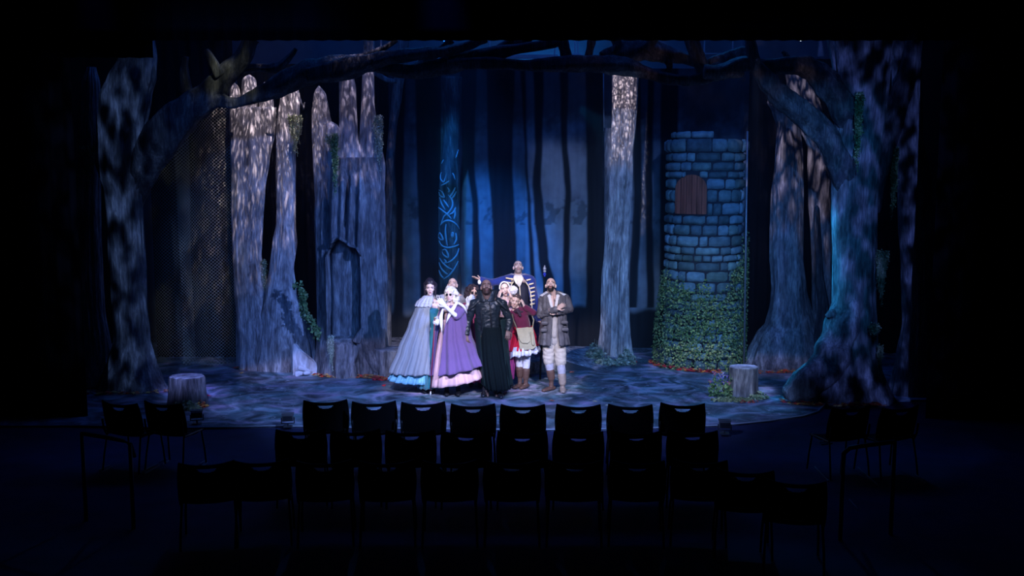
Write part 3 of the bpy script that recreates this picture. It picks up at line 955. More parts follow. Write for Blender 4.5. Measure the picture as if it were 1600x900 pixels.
# hanging canopy of bare limbs over the middle
r = thing('overhanging_branches', 'tangle of dark bare branches spanning the top of the stage', 'branches', P(800, 90, 15.6))
mb = MB()
for k, pts in enumerate((
        [(480, 118, 12), (540, 108, 16), (600, 92, 10), (660, 84, 9), (700, 80, 8), (736, 70, 7), (760, 60, 6)],
        [(590, 104, 9), (640, 112, 10), (690, 104, 13), (740, 90, 12), (800, 78, 9), (850, 70, 8), (880, 62, 8)],
        [(560, 92, 6), (580, 84, 5), (602, 74, 4), (620, 62, 4)],
        [(655, 108, 10), (672, 90, 8), (690, 76, 6), (706, 62, 6)],
        [(700, 100, 9), (760, 98, 10), (820, 102, 9), (880, 100, 12), (930, 100, 12), (975, 104, 13), (1010, 114, 9), (1050, 124, 9), (1090, 124, 10), (1120, 112, 13), (1160, 104, 14)],
        [(885, 100, 12), (884, 84, 9), (878, 60, 9)],
        [(918, 98, 8), (921, 80, 6), (926, 58, 6)],
        [(940, 94, 12), (975, 82, 16), (1010, 78, 15), (1045, 86, 12), (1075, 92, 9), (1105, 104, 10), (1135, 118, 9)],
        [(1102, 118, 11), (1094, 98, 10), (1086, 78, 10), (1078, 56, 10)],
        [(1040, 118, 4), (1046, 106, 4), (1044, 94, 6)],
        [(960, 84, 8), (965, 70, 7), (958, 56, 7)],
        [(770, 84, 8), (800, 68, 10), (830, 60, 10)],
        [(1010, 76, 8), (1020, 62, 8), (1024, 50, 8)],
        [(1110, 108, 16), (1150, 92, 15), (1180, 84, 12)])):
    branch_mb(pts, 15.65 + .08 * (k % 4), 30 + k, mb=mb)
add(r, 'branch', mb, BARK_DARK)

# ------------------------------------------------------------------ netting at left
def netting(x0, x1, y0, y1, Y, cell, label):
    a, b = P(x0, y1, Y), P(x1, y0, Y)
    W, H = b.x - a.x, b.z - max(a.z, .05)
    zb = max(a.z, .05)
    mb = MB()
    th = .0055
    n = int((W + H) / cell)
    for s in (0, 1):
        for i in range(n):
            c = i * cell
            # line x + z = c or x - z = c - H
            pts = []
            if s == 0:
                xa, xb = max(0, c - H), min(W, c)
                p = [(xa, c - xa), (xb, c - xb)]
            else:
                xa, xb = max(0, c - H), min(W, c)
                p = [(xa, H - (c - xa)), (xb, H - (c - xb))]
            if xb - xa < .01: continue
            m = max(2, int((xb - xa) / .15))
            pr = None
            for k in range(m + 1):
                u = k / m
                x = p[0][0] + (p[1][0] - p[0][0]) * u; z = p[0][1] + (p[1][1] - p[0][1]) * u
                q = Vector((a.x + x, Y + .07 * math.sin(x * 9 + math.sin(z * 1.1)) + .02 * math.sin(z * 2), zb + z))
                if pr is not None: mb.bar(pr, q, th)
                pr = q
    o = mb.build('netting', mat('net_cord', (.34, .33, .26), .9), smooth=False, label=label, cat='netting')
    return o


netting(286, 362, 165, 572, 17.9, .058, 'wide camouflage netting hung beside the pale twin-trunk tree')
netting(222, 292, 205, 566, 18.2, .058, 'narrow dim netting strip hung behind the left front tree')

# thin pole beside the tower
t = thing('metal_pole', 'thin upright metal pole standing just right of the stone tower', 'pole', T(1163, 583, 17.6))
mb = MB(); mb.tube([T(1162, 586, 17.6), P(1168, 205, 17.6)], .018, 10); mb.build('shaft', MATS['raw_metal'], t)
mb = MB(); mb.box(T(1162, 586, 17.6) + Vector((0, 0, .015)), (.14, .14, .03)); mb.build('base', MATS['raw_metal'], t)
t = thing('metal_pole', 'thin lit pole behind the right broken top of the hollow tree', 'pole', T(583, 560, 18.2))
mb = MB(); mb.tube([T(583, 560, 18.2), P(583, 100, 18.2)], .02, 10); mb.build('shaft', MATS['raw_metal'], t)
mb = MB(); mb.box(P(583.5, 105, 18.1), (.06, .05, .07)); mb.build('clamp', MATS['raw_metal'], t)

# ------------------------------------------------------------------ stone tower
YT = 18.1
tl, tr = P(1042, 300, YT), P(1162, 300, YT)
tcx, tR = (tl.x + tr.x) / 2, (tr.x - tl.x) / 2
tw = thing('stone_tower', 'round stone tower with arched wooden shutter, its lower half under ivy', 'tower', (tcx, YT, SZ))
ztop_ = P(1100, 216, YT - tR).z
zz = SZ
rng = random.Random(11)
mb = MB()
mort = MB()
nn = 72
mort.loft([[Vector((tcx + (tR - .035) * math.cos(2 * math.pi * q / nn), YT + (tR - .035) * math.sin(2 * math.pi * q / nn), z)) for q in range(nn)] for z in (SZ, 1, 2, 3, ztop_ - .03)], nn)
mort.build('mortar_core', mat('mortar_paint', (.035, .04, .055), .95), tw)


def dooru(an): return math.sin(an) * tR  # x offset


dx0, dx1 = P(1060, 300, YT - tR).x - tcx, P(1105, 300, YT - tR).x - tcx
dz0, dz1 = P(1082, 335, YT - tR).z, P(1082, 273, YT - tR).z
dcx, dr_ = (dx0 + dx1) / 2, (dx1 - dx0) / 2


def in_door(x, z):
    if abs(x - dcx) > dr_ + .02 or z < dz0 - .01: return False
    zc = dz1 - dr_
    if z < zc: return True
    return math.hypot(x - dcx, z - zc) < dr_ + .02


def stone(a0, a1, z0, z1, dark=1.0, R=tR):
    # a rounded stone on the curved face; angle 0 faces the audience
    g = .006
    a0 += g / R; a1 -= g / R; z0 += g; z1 -= g
    if a1 - a0 < .02 or z1 - z0 < .02: return
    na, nz_ = 9, 6
    col = rng.uniform(.13, .42) * dark
    tintb = rng.uniform(.9, 1.15)
    cc = (col * .55, col * .95, col * tintb)
    vs, cs = [], []
    bul = rng.uniform(.02, .045)
    sd = rng.uniform(0, 99)
    for j in range(nz_):
        for i in range(na):
            u, v = i / (na - 1) * 2 - 1, j / (nz_ - 1) * 2 - 1
            # superellipse rounding of the corners
            k = 1 - .06 * (abs(u) ** 3) * (abs(v) ** 3)
            an = (a0 + a1) / 2 + (a1 - a0) / 2 * u * k
            z = (z0 + z1) / 2 + (z1 - z0) / 2 * v * k
            e = (1 - abs(u) ** 5) * (1 - abs(v) ** 4)
            rr = R - .045 + (.035 + bul) * (e ** .45 if e > 0 else 0) + .010 * noise.noise(Vector((an * 8, z * 8, sd)))
            z += .012 * noise.noise(Vector((an * 5 + sd, 0, z * 2))); 
            vs.append((tcx + rr * math.sin(an), YT - rr * math.cos(an), z))
    fs = [(j * na + i, j * na + i + 1, (j + 1) * na + i + 1, (j + 1) * na + i) for j in range(nz_ - 1) for i in range(na - 1)]
    mb.add(vs, fs, cc)


zz = SZ
course = 0
while zz < ztop_ - .05:
    h = rng.choice((.12, .14, .16, .19, .22))
    if zz + h > ztop_ - .07: h = ztop_ - zz
    an = rng.uniform(-.3, 0) - math.pi
    end = an + 2 * math.pi
    while an < end:
        w = rng.choice((.16, .22, .28, .36, .46)) / tR
        if end - an - w < .15: w = end - an
        # cut round the shutter
        x0, x1 = math.sin(an) * tR, math.sin(an + w) * tR
        front = math.cos(an + w / 2) > 0
        if front:
            ds = [in_door(math.sin(an + w * k / 8) * tR, zz + h / 2) for k in range(9)]
            if any(ds):
                k0 = next(i for i, d in enumerate(ds) if d); k1 = 8 - next(i for i, d in enumerate(ds[::-1]) if d)
                if k0 > 0: stone(an, an + w * (k0 - .2) / 8, zz, zz + h)
                if k1 < 8: stone(an + w * (k1 + .2) / 8, an + w, zz, zz + h)
                an += w; continue
        stone(an, an + w, zz, zz + h, 1.0, tR + (.03 if zz > ztop_ - .34 else 0))
        an += w
    zz += h; course += 1
# broken upper course standing on the left part of the rim
zt2 = P(1100, 204, YT - tR).z
an = math.asin(max(-.97, min(.97, (P(1047, 210, YT - tR * .6).x - tcx) / tR)))
e_ = math.asin(max(-1, min(1, (P(1119, 210, YT - tR).x - tcx) / tR)))
for w in (.22, .5, .62, .40):
    stone(an, min(an + w, e_), zz, zt2); an += w
    if an > e_: break
mb.build('stonework', mat('tower_stone', attr=True, rough=.85, bump=.5, bscale=25, var=.3, vscale=9), tw, attr=True)
# shutter: planks that follow the curve
sm = MB()
npl = 6
for i in range(npl):
    x0 = dx0 + (dx1 - dx0) * i / npl + .004; x1 = dx0 + (dx1 - dx0) * (i + 1) / npl - .004
    def zt(x): return dz1 - dr_ + math.sqrt(max(0, dr_ ** 2 - (x - dcx) ** 2))
    f = rng.uniform(.8, 1.2)
    pts = []
    for x in (x0, (x0 + x1) / 2, x1):
        y = YT - math.sqrt(tR * tR - x * x) + .01
        pts.append((x, y))
    vs = []
    for x, y in pts: vs += [(tcx + x, y, dz0), (tcx + x, y, zt(x)), (tcx + x, y + .03, dz0), (tcx + x, y + .03, zt(x))]
    fs = []
    for k in (0, 4): fs += [(k, k + 4, k + 5, k + 1), (k + 2, k + 3, k + 7, k + 6), (k + 1, k + 5, k + 7, k + 3), (k, k + 2, k + 6, k + 4)]
    fs += [(0, 1, 3, 2), (8, 10, 11, 9)]
    sm.add(vs, fs, (.52 * f, .14 * f, .08 * f))
sm.build('shutter', mat('shutter_wood', attr=True, rough=.8, bump=.4, bscale=30, bstretch=(4, 4, .4), var=.35, vscale=5), tw, smooth=False, attr=True, label='arched brown plank shutter')

# ivy over the lower half
spots = []
rng = random.Random(5)
for _ in range(12500):
    an = rng.uniform(-1.75, 1.75); z = rng.uniform(0, 2.75)
    u = math.sin(an)
    top = 1.45 + .55 * noise.noise(Vector((an * 2.2, 0, 1))) + (.95 * sstep(.2, 1, u)) + .25 * sstep(-.6, -1, u)
    dens = sstep(top + .12, top - .35, z)
    dens *= .45 + .9 * sstep(-.25, .25, noise.noise(Vector((an * 3.4, z * 3.2, 4))))
    if z < .22 and -.6 < u < .8: dens *= .5
    if rng.random() > dens: continue
    bulge = .03 + rng.uniform(0, .07) + (.10 * sstep(1.6, .3, z) * sstep(-.55, -1, u))
    rr = tR + bulge
    spots.append(((tcx + rr * math.sin(an), YT - rr * math.cos(an), z + .03), (math.sin(an), -math.cos(an), .25)))
leaves_mb(spots, .036, IVY + [(.40, .46, .16), (.30, .40, .12)], rng=rng).build('climbing_ivy', LEAF, smooth=False, attr=True, label='dense green ivy climbing the lower half of the stone tower', cat='ivy', kind='stuff')

# ------------------------------------------------------------------ rear platform and ramp
def prism(mb, pts, z0, zs, col=None):
    """pts: plan corners; zs: top height per corner"""
    n = len(pts)
    vs = [Vector((p.x, p.y, z0)) for p in pts] + [Vector((p.x, p.y, z)) for p, z in zip(pts, zs)]
    mb.add(vs, [tuple(range(n))[::-1], tuple(n + k for k in range(n))] + [(k, (k + 1) % n, (k + 1) % n + n, k + n) for k in range(n)], col)


PZ = .24
r = thing('stage_platform', 'low stone-painted platform and ramp behind the actors', 'platform', (0, 17.4, SZ))
mb = MB()
pts = [G(600, 548, PZ), G(700, 560, PZ), G(834, 566, PZ), G(868, 560, PZ), G(876, 540, PZ), G(760, 528, PZ), G(600, 518, PZ)]
prism(mb, pts, SZ, [PZ] * 7)
mb.build('deck', paint_mat('deck_stone', (.10, .11, .13), (.26, .27, .30), (.55, .54, .55), sc_=(4, 4, 4), fine=(18, 22, 18), lowm=.38, him=.62), r, smooth=False)
mb = MB()
a, b = G(868, 560, PZ), G(876, 540, PZ)
tip = G(929, 578, SZ); far = G(1003, 560, SZ); mid_ = G(905, 541, .16); f2 = G(960, 543, .08)
n = 14
g1 = [a.lerp(tip, i / n) for i in range(n + 1)]
bk = [b, mid_, f2, far]
rows = []
vs, fs = [], []
for i in range(n + 1):
    u = i / n
    k = min(int(u * 3), 2); q = bk[k].lerp(bk[k + 1], u * 3 - k)
    for j in range(9):
        p = g1[i].lerp(q, j / 8).copy()
        p.z = max(SZ + .004, p.z + .012 * noise.noise(Vector((p.x * 5, p.y * 5, 0))) * (1 if 0 < i < n else 0))
        vs.append(p)
for i in range(n):
    for j in range(8):
        fs.append((i * 9 + j, (i + 1) * 9 + j, (i + 1) * 9 + j + 1, i * 9 + j + 1))
nb = len(vs)
vs += [Vector((p.x, p.y, SZ)) for p in g1]
fs += [(i * 9, nb + i, nb + i + 1, (i + 1) * 9) for i in range(n)]
vs += [Vector((bk[0].x, bk[0].y, SZ))]
fs += [tuple([nb] + [j for j in range(9)] + [len(vs) - 1])]
mb.add(vs, fs)
mb.build('ramp', paint_mat('ramp_stone', (.16, .17, .20), (.38, .38, .42), (.72, .70, .72), sc_=(4, 4, 4), fine=(18, 22, 18), lowm=.38, him=.60), r)
mb = MB(); mb.bar(a + Vector((0, -.015, -.01)), tip + Vector((0, -.015, .0)), .03, .02)
vs = [a + Vector((0, -.02, -.02)), Vector((a.x, a.y - .02, SZ)), tip + Vector((-.02, -.02, 0))]
mb.add(vs + [v + Vector((0, -.01, 0)) for v in vs], [(0, 1, 2), (3, 5, 4), (0, 2, 5, 3), (0, 3, 4, 1)])
mb.build('side_board', mat('dark_side', (.07, .085, .10), .8), r, smooth=False)


# ------------------------------------------------------------------ cut stumps
def stump(px0, px1, py_top, py_bot, label, seed, m, capm, flare=1.18, sides=0):
    Y = G(800, py_bot, SZ).y
    Y = Y + (px1 - px0) / 2 * Y / F * .8
    a, b = P(px0, py_top + 6, Y), P(px1, py_top + 6, Y)
    cx, R = (a.x + b.x) / 2, (b.x - a.x) / 2
    H = P(800, py_top, Y + R * .8).z
    r = thing('tree_stump', label, 'stump', (cx, Y, SZ))
    n = 72
    rings = []
    for i in range(25):
        t = i / 24
        z = SZ + (H - SZ) * t
        s = 1 + (flare - 1) * (1 - t) ** 2.2
        if t > .95: s *= 1 - (t - .95) * .5
        ring = []
        for q in range(n):
            an = 2 * math.pi * q / n
            k = 1 + .035 * math.sin(an * 9 + seed) + .03 * noise.noise(Vector((math.cos(an) * 5, math.sin(an) * 5 + seed, z * 2)))
            k += .06 * (1 - t) * math.sin(an * 5 + seed * 2)
            if sides: k *= 1 + .04 * math.cos(an * sides)
            ring.append(Vector((cx + R * s * k * math.cos(an), Y + R * .8 * s * k * math.sin(an), z)))
        rings.append(ring)
    mb = MB(); mb.loft(rings, n); mb.build('bark', m, r)
    top = rings[-1]
    mb = MB()
    cen = Vector((cx, Y, H))
    rr = []
    for f_, dz in ((.985, .001), (.96, .014), (.7, .012), (.35, .016), (.02, .014)):
        rr.append([cen + (p - cen) * f_ + Vector((0, 0, dz)) for p in top])
    mb.loft(rr, n, cap=False)
    mb.build('cut_top', capm, r)
    return cx, Y, R, H


CAPM = paint_mat('stump_top_paint', (.30, .31, .36), (.46, .47, .54), (.66, .66, .74), sc_=(6, 6, 6), fine=(30, 30, 30))
s1 = stump(265, 319, 584, 637, 'tree stump with a blue-lit top at front left, greenery at its foot', 1, BARK, CAPM, 1.14)
s2 = stump(585, 641, 542, 591, 'tree stump beside the grey cape, right of the hollow tree', 2, BARK, paint_mat('stump_top_dim', (.14, .15, .17), (.28, .29, .32), (.42, .42, .46)), 1.08)
s3 = stump(1139, 1184, 570, 622, 'tree stump with flowers and grass at its foot in front of the tower', 3, BARK, CAPM, 1.12)


# ------------------------------------------------------------------ greenery
def clump(name, label, cx, cy, w, d, h, n, size, cols, cat='plant', base=SZ, seed=1, m=LEAF, stems=0):
    rng = random.Random(seed)
    sp = []
    for _ in range(n):
        an = rng.uniform(0, 6.283); q = math.sqrt(rng.random())
        x = cx + w * q * math.cos(an); y = cy + d * q * math.sin(an)
        z = base + rng.random() * h * (1 - q * .7)
        sp.append(((x, y, z), (math.cos(an) * .6, math.sin(an) * .6 - .4, .7)))
    mb = leaves_mb(sp, size, cols, rng=rng)
    for _ in range(stems or n // 14):
        an = rng.uniform(0, 6.283); q = rng.random() * .8
        x, y = cx + w * q * math.cos(an), cy + d * q * math.sin(an)
        mb.bar((cx + (x - cx) * .6, cy + (y - cy) * .6, base), (x, y, base + h * rng.uniform(.5, 1.1) * (1 - q * .5)), .004, col=cols[0])
    return mb.build(name, m, smooth=False, attr=True, label=label, cat=cat, kind=None)


GREEN2 = [(.26, .34, .16), (.36, .42, .22), (.20, .28, .13), (.46, .50, .30)]
GREY = [(.30, .38, .28), (.42, .50, .38), (.22, .30, .20), (.55, .60, .50)]
g = G(288, 641, SZ); clump('leafy_sprig', 'grey-green leafy sprig at the foot of the left front stump', g.x, g.y, .26, .10, .15, 150, .05, GREEN2, seed=3)
g = G(316, 636, SZ); clump('leafy_sprig', 'orange and yellow leaf sprig right of the left front stump', g.x, g.y, .07, .05, .12, 60, .035, [(.7, .22, .05), (.75, .42, .08), (.6, .10, .05)], seed=4)
g = G(1185, 623, SZ); clump('leafy_sprig', 'low green grass tuft at right foot of the flowered stump', g.x, g.y, .14, .09, .12, 120, .045, GREEN2, seed=5)
g = G(1143, 626, SZ); clump('moss_mat', 'flat olive moss mat under the flowers of the right stump', g.x, g.y, .32, .12, .05, 420, .035, [(.30, .28, .10), (.40, .38, .16), (.22, .26, .10)], seed=6, cat='moss')
g = G(1170, 629, SZ); clump('leaf_litter', 'small red leaf scatter before the flowered stump', g.x, g.y, .16, .03, .02, 26, .035, [(.55, .04, .04), (.45, .07, .03)], seed=66, cat='leaves')
g = G(622, 546, SZ); clump('leafy_shrub', 'low grey-green shrub behind the stump beside the grey cape', P(622, 546, 17.05).x, 17.15, .24, .12, .42, 420, .045, [(.20, .26, .14), (.28, .34, .20), (.14, .19, .10)], seed=7, cat='shrub')
g = G(932, 566, SZ); clump('leafy_shrub', 'pale green shrub climbing the left side of the straight pale trunk', P(930, 560, 18.3).x, 18.35, .17, .1, .42, 260, .05, GREY, seed=8, cat='shrub')
clump('leafy_shrub', 'low pale vine in front of the straight trunk foot, spilling to the ramp', P(948, 571, 18.0).x, 18.0, .30, .12, .16, 240, .055, GREY, seed=9, cat='shrub')
clump('leafy_shrub', 'green shrub at the right foot of the straight pale trunk', P(979, 565, 18.1).x, 18.1, .17, .1, .34, 260, .05, GREY, seed=10, cat='shrub')

r = thing('flower_bunch', 'bunch of purple, blue and pink flowers at the left foot of the right stump', 'flowers', G(1128, 622, SZ))
fc = G(1130, 620, SZ)
rng = random.Random(3)
mb = MB(); sp = []
heads = []
for _ in range(34):
    x = fc.x + rng.uniform(-.20, .20); y = fc.y + rng.uniform(-.08, .06); h = rng.uniform(.14, .42)
    tipp = Vector((x + rng.uniform(-.04, .04), y, SZ + h))
    mb.bar((x, y, SZ), tipp, .005, col=(.14, .24, .08))
    for k in range(5):
        q = Vector((x, y, SZ)).lerp(tipp, rng.uniform(.1, .9)); sp.append((q, (rng.uniform(-1, 1), -.5, .5)))
    if rng.random() < .6 and x < fc.x + .1: heads.append(tipp)
leaves_mb(sp, .05, [(.22, .36, .12), (.32, .44, .18), (.14, .26, .08)], mb=mb, rng=rng)
mb.build('foliage', LEAF, r, smooth=False, attr=True)
for i, hp in enumerate(heads[:18]):
    mb = MB(); c = [(.22, .10, .75), (.10, .14, .8), (.75, .10, .25), (.55, .45, .85)][i % 4]
    for k in range(5):
        an = 2 * math.pi * k / 5
        d = Vector((math.cos(an), -.5, math.sin(an))) * .022
        mb.add([hp, hp + d + Vector((.008, 0, .008)), hp + d * 1.5, hp + d + Vector((-.008, 0, -.008))], [(0, 1, 2), (0, 2, 3)], c)
    mb.ell(hp + Vector((0, -.012, 0)), (.009, .009, .009), n=8, m=6, col=(.7, .6, .2))
    mb.build('blossom', LEAF, r, smooth=False, attr=True)


def moss(px, py0, py1, w, Y, label, seed, n=260, cols=MOSSC, size=.03, taper=.35):
    """hanging moss: strands that fall from a tuft"""
    rng = random.Random(seed)
    a = P(px, py0, Y); b = P(px, py1, Y); W = w * Y / F / 2
    mb = MB(); sp = []
    for k in range(max(9, n // 9)):
        x = a.x + rng.uniform(-W, W); ln = (a.z - b.z) * rng.uniform(.45, 1) * (1 - .5 * abs(x - a.x) / W)
        y = Y + rng.uniform(-.05, .03)
        pr = Vector((x, y, a.z + rng.uniform(-.02, .03)))
        m = max(4, int(ln / .09))
        for i in range(m):
            t = (i + 1) / m
            q = Vector((x + (a.x - x) * t * taper + .02 * math.sin(i * 1.3 + k), y + .012 * math.cos(i + k), a.z - ln * t))
            mb.bar(pr, q, .0045, col=cols[k % len(cols)])
            for _ in range(3): sp.append((pr.lerp(q, rng.random()) + Vector((rng.uniform(-.015, .015), -.01, 0)), (rng.uniform(-1, 1), -1, -.4)))
            pr = q
    for _ in range(n // 3):
        sp.append(((a.x + rng.uniform(-W, W), Y - rng.uniform(0, .08), a.z + rng.uniform(-.10, .04)), (rng.uniform(-1, 1), -1, .5)))
    leaves_mb(sp, size * .62, cols, mb=mb, rng=rng)
    return mb.build('hanging_moss', LEAF, smooth=False, attr=True, label=label, cat='moss')


moss(461, 182, 252, 22, 17.3, 'green moss hanging from the fork of the pale twin trunk', 1, 420)
moss(518, 212, 240, 22, 16.95, 'grey-green moss tuft on the stub of the hollow tree', 2, 260)
moss(523, 214, 322, 7, 16.93, 'long thin ivy strand hanging down the hollow tree', 3, 300, IVY, .045, .1)
moss(591, 184, 288, 12, 17.12, 'long pale blue moss strand on the right side of the hollow tree', 4, 420, GREY, .035, .2)
moss(412, 408, 470, 8, 17.42, 'thin moss strand in the crook of the twin-trunk tree', 5, 150)
moss(517, 527, 584, 9, 16.7, 'moss strand hanging from the ledge of the hollow tree', 6, 240, GREY, .03)
moss(1219, 152, 178, 14, 17.6, 'moss tuft on the broken top of the flared right tree', 7, 200)
moss(1378, 395, 482, 18, 15.18, 'green moss hanging at mid height from the huge right tree', 8, 420)
moss(1366, 508, 535, 16, 15.0, 'small moss tuft low on the huge right tree', 9, 160)
moss(1375, 542, 586, 8, 15.1, 'thin moss strand near the foot of the huge right tree', 10, 160)
moss(1342, 150, 280, 10, 15.02, 'long dark ivy strand down the upper part of the huge right tree', 11, 300, IVY, .04, .1)
moss(1398, 235, 360, 9, 15.35, 'long dark ivy strand between the two right front trunks', 12, 300, IVY, .04, .1)
moss(136, 232, 300, 22, 16.12, 'dark green ivy clump on the far left trunk', 13, 260, IVY, .05)
moss(246, 190, 215, 12, 15.72, 'small moss wisp at the root of the left curved limb', 14, 90)
# ivy down the flared foot of the twin trunk
rng = random.Random(12); sp = []
for _ in range(420):
    t = rng.random(); px = 463 + 32 * t + rng.uniform(-5, 5) + 3 * math.sin(t * 9); py = 445 + 82 * t + rng.uniform(-6, 6)
    p = P(px, py, 17.2 - .15 * rng.random()); sp.append((p, (.3, -1, .3)))
leaves_mb(sp, .045, IVY, rng=rng).build('climbing_ivy', LEAF, smooth=False, attr=True, label='ivy trailing down the right edge of the twin-trunk foot', cat='ivy', kind='stuff')


# ------------------------------------------------------------------ leaf litter and loose leaves
AUT = [(.85, .16, .05), (.90, .40, .07), (.75, .07, .05), (.88, .62, .20), (.45, .15, .07), (.35, .17, .08)]
RED = [(.90, .05, .07), (.75, .08, .09), (.60, .08, .05)]


def maple(mb, c, s, rng, col, tilt=.5):
    n = 10
    ax_ = Vector((rng.uniform(-1, 1), rng.uniform(-1, 1), 0)).normalized()
    q = Quaternion(ax_, rng.uniform(-tilt, tilt)) @ Quaternion((0, 0, 1), rng.uniform(0, 6.28))
    pts = [c + q @ Vector((0, 0, s * .12))]
    for k in range(n):
        r_ = s * (.5 if k % 2 == 0 else .22) * rng.uniform(.8, 1.2)
        an = 2 * math.pi * k / n
        pts.append(c + q @ Vector((math.cos(an) * r_, math.sin(an) * r_, 0)))
    low = min(p.z for p in pts); sh = max(0, SZ + .003 - low)
    pts = [p + Vector((0, 0, sh)) for p in pts]
    mb.add(pts, [(0, 1 + k, 1 + (k + 1) % n) for k in range(n)], col)


def litter(path, n, w, label, cols=AUT, seed=1, s=.09):
    rng = random.Random(seed); mb = MB()
    pts = [G(a, b, SZ) for a, b in path]
    for _ in range(n):
        t = rng.random() * (len(pts) - 1); k = int(t)
        p = pts[k].lerp(pts[k + 1], t - k) + Vector((rng.uniform(-.05, .05), rng.uniform(-w, w), 0))
        p.z = SZ + .006 + rng.random() ** 2 * .05
        c = cols[rng.randrange(len(cols))]
        maple(mb, p, s * rng.uniform(.6, 1.3), rng, c)
    mb.build('leaf_litter', LEAF, smooth=False, attr=True, label=label, cat='leaves', kind='stuff')


litter([(370, 577), (420, 579), (456, 579)], 170, .05, 'drift of orange autumn leaves along the twin-trunk foot', seed=1)
litter([(494, 588), (530, 590), (575, 590), (600, 594)], 190, .05, 'drift of yellow and red leaves at the foot of the hollow tree', cols=AUT + [(.65, .5, .2)], seed=2)
litter([(588, 594), (604, 594)], 60, .04, 'bright red leaf pile between the hollow tree and the grey cape', cols=RED + [(.7, .12, .04)], seed=3)
litter([(130, 616), (200, 617), (285, 611)], 60, .04, 'dim leaf drift along the left front tree', seed=4)
litter([(958, 569), (990, 567)], 46, .03, 'red leaves below the straight pale trunk', cols=RED, seed=5)
litter([(1018, 566), (1030, 573), (1060, 578), (1095, 582), (1130, 583)], 200, .05, 'curved drift of dark red leaves round the tower foot', cols=RED + AUT[:2] + [(.28, .06, .04)], seed=6)
litter([(1186, 583), (1230, 583), (1264, 581)], 90, .03, 'thin line of leaves along the flared right tree', seed=7)
litter([(1220, 627), (1250, 633), (1300, 635), (1350, 634), (1380, 634)], 130, .03, 'line of leaves in front of the huge right tree root', cols=AUT + RED, seed=8)
rng = random.Random(9)
for px, py, col, lab in ((324, 619, RED[0], 'single red leaf on the open floor at left'), (862, 627, (.7, .18, .08), 'orange leaf on the floor behind the fifth front row chair'),
                         (930, 628, (.75, .6, .35), 'pale yellow leaf on the floor behind the sixth front row chair'), (949, 634, (.7, .62, .45), 'cream leaf near the yellow leaf at centre right'),
                         (777, 650, (.7, .5, .45), 'pinkish leaf seen between the fourth and fifth front row chairs'), (894, 582, (.7, .2, .12), 'orange leaf beside the pale toed boot by the ramp'),
                         (977, 594, (.6, .6, .5), 'pale leaf on the floor below the ramp'), (377, 584, (.45, .30, .12), 'small tan leaf near the twin-trunk foot'),
                         (600, 603, RED[0], 'red leaf lying before the red leaf pile')):
    mb = MB(); maple(mb, G(px, py, SZ) + Vector((0, 0, .01)), .11, rng, col, .3)
    mb.build('fallen_leaf', LEAF, smooth=False, attr=True, label=lab, cat='leaf', group='loose leaves on the stage floor')

# ------------------------------------------------------------------ broken slab with a white cloth roll
YS = G(470, 588, SZ).y
t = thing('stone_slab', 'broken upright pale stone slab with slanting top before the twin trunk', 'slab', (P(476, 588, YS).x, YS + .1, SZ))
o_ = [(457, 541), (459, 538), (462, 539), (466, 545), (472, 550), (480, 556), (487, 562), (494, 570), (495, 574), (496, 588), (458, 588)]
vs = []
for dy in (0, .09):
    for i, (a, b) in enumerate(o_):
        p = P(a, b, YS + .1); vs.append(Vector((p.x, p.y + dy + .02 * math.sin(i), max(SZ, p.z if i < 9 else SZ))))
n = len(o_)
mb = MB(); mb.add(vs, [tuple(range(n)), tuple(range(n, 2 * n))[::-1]] + [(i, i + n, (i + 1) % n + n, (i + 1) % n) for i in range(n)])
mb.build('slab_face', paint_mat('slab_paint', (.5, .5, .52), (.72, .72, .74), (.9, .88, .88), sc_=(10, 10, 2), fine=(30, 30, 6)), t, smooth=False)
t = thing('cloth_roll', 'crumpled white cloth roll lying at the foot of the stone slab', 'cloth', G(478, 586, SZ))
mb = MB()
zc = SZ + .05
pp = lambda a, b: G(a, b, SZ)
mb.seg(pp(464, 588) + Vector((0, -.03, .045)), pp(478, 585) + Vector((0, -.03, .05)), .05, .04, .045, .035, (0, 0, 1))
mb.seg(pp(478, 587) + Vector((0, -.03, .05)), pp(494, 584) + Vector((0, -.02, .05)), .035, .035, .05, .03, (0, 0, 1))
mb.seg(pp(469, 588) + Vector((0, -.02, .15)), pp(485, 586) + Vector((0, -.02, .07)), .045, .03, .025, .03, (0, 0, 1))
o = mb.build('cloth', mat('white_cloth', (.78, .78, .80), .9, bump=.3, bscale=30), t)
md = o.modifiers.new('d', 'DISPLACE'); tx = bpy.data.textures.new('crumple', 'CLOUDS'); tx.noise_scale = .05; md.texture = tx; md.strength = .035

# ------------------------------------------------------------------ small footlights on the stage edge
BLK = mat('black_plastic', (.010, .010, .012), .75, spec=.04)
MET = mat('dark_metal', (.10, .10, .12), .4, metal=.6)


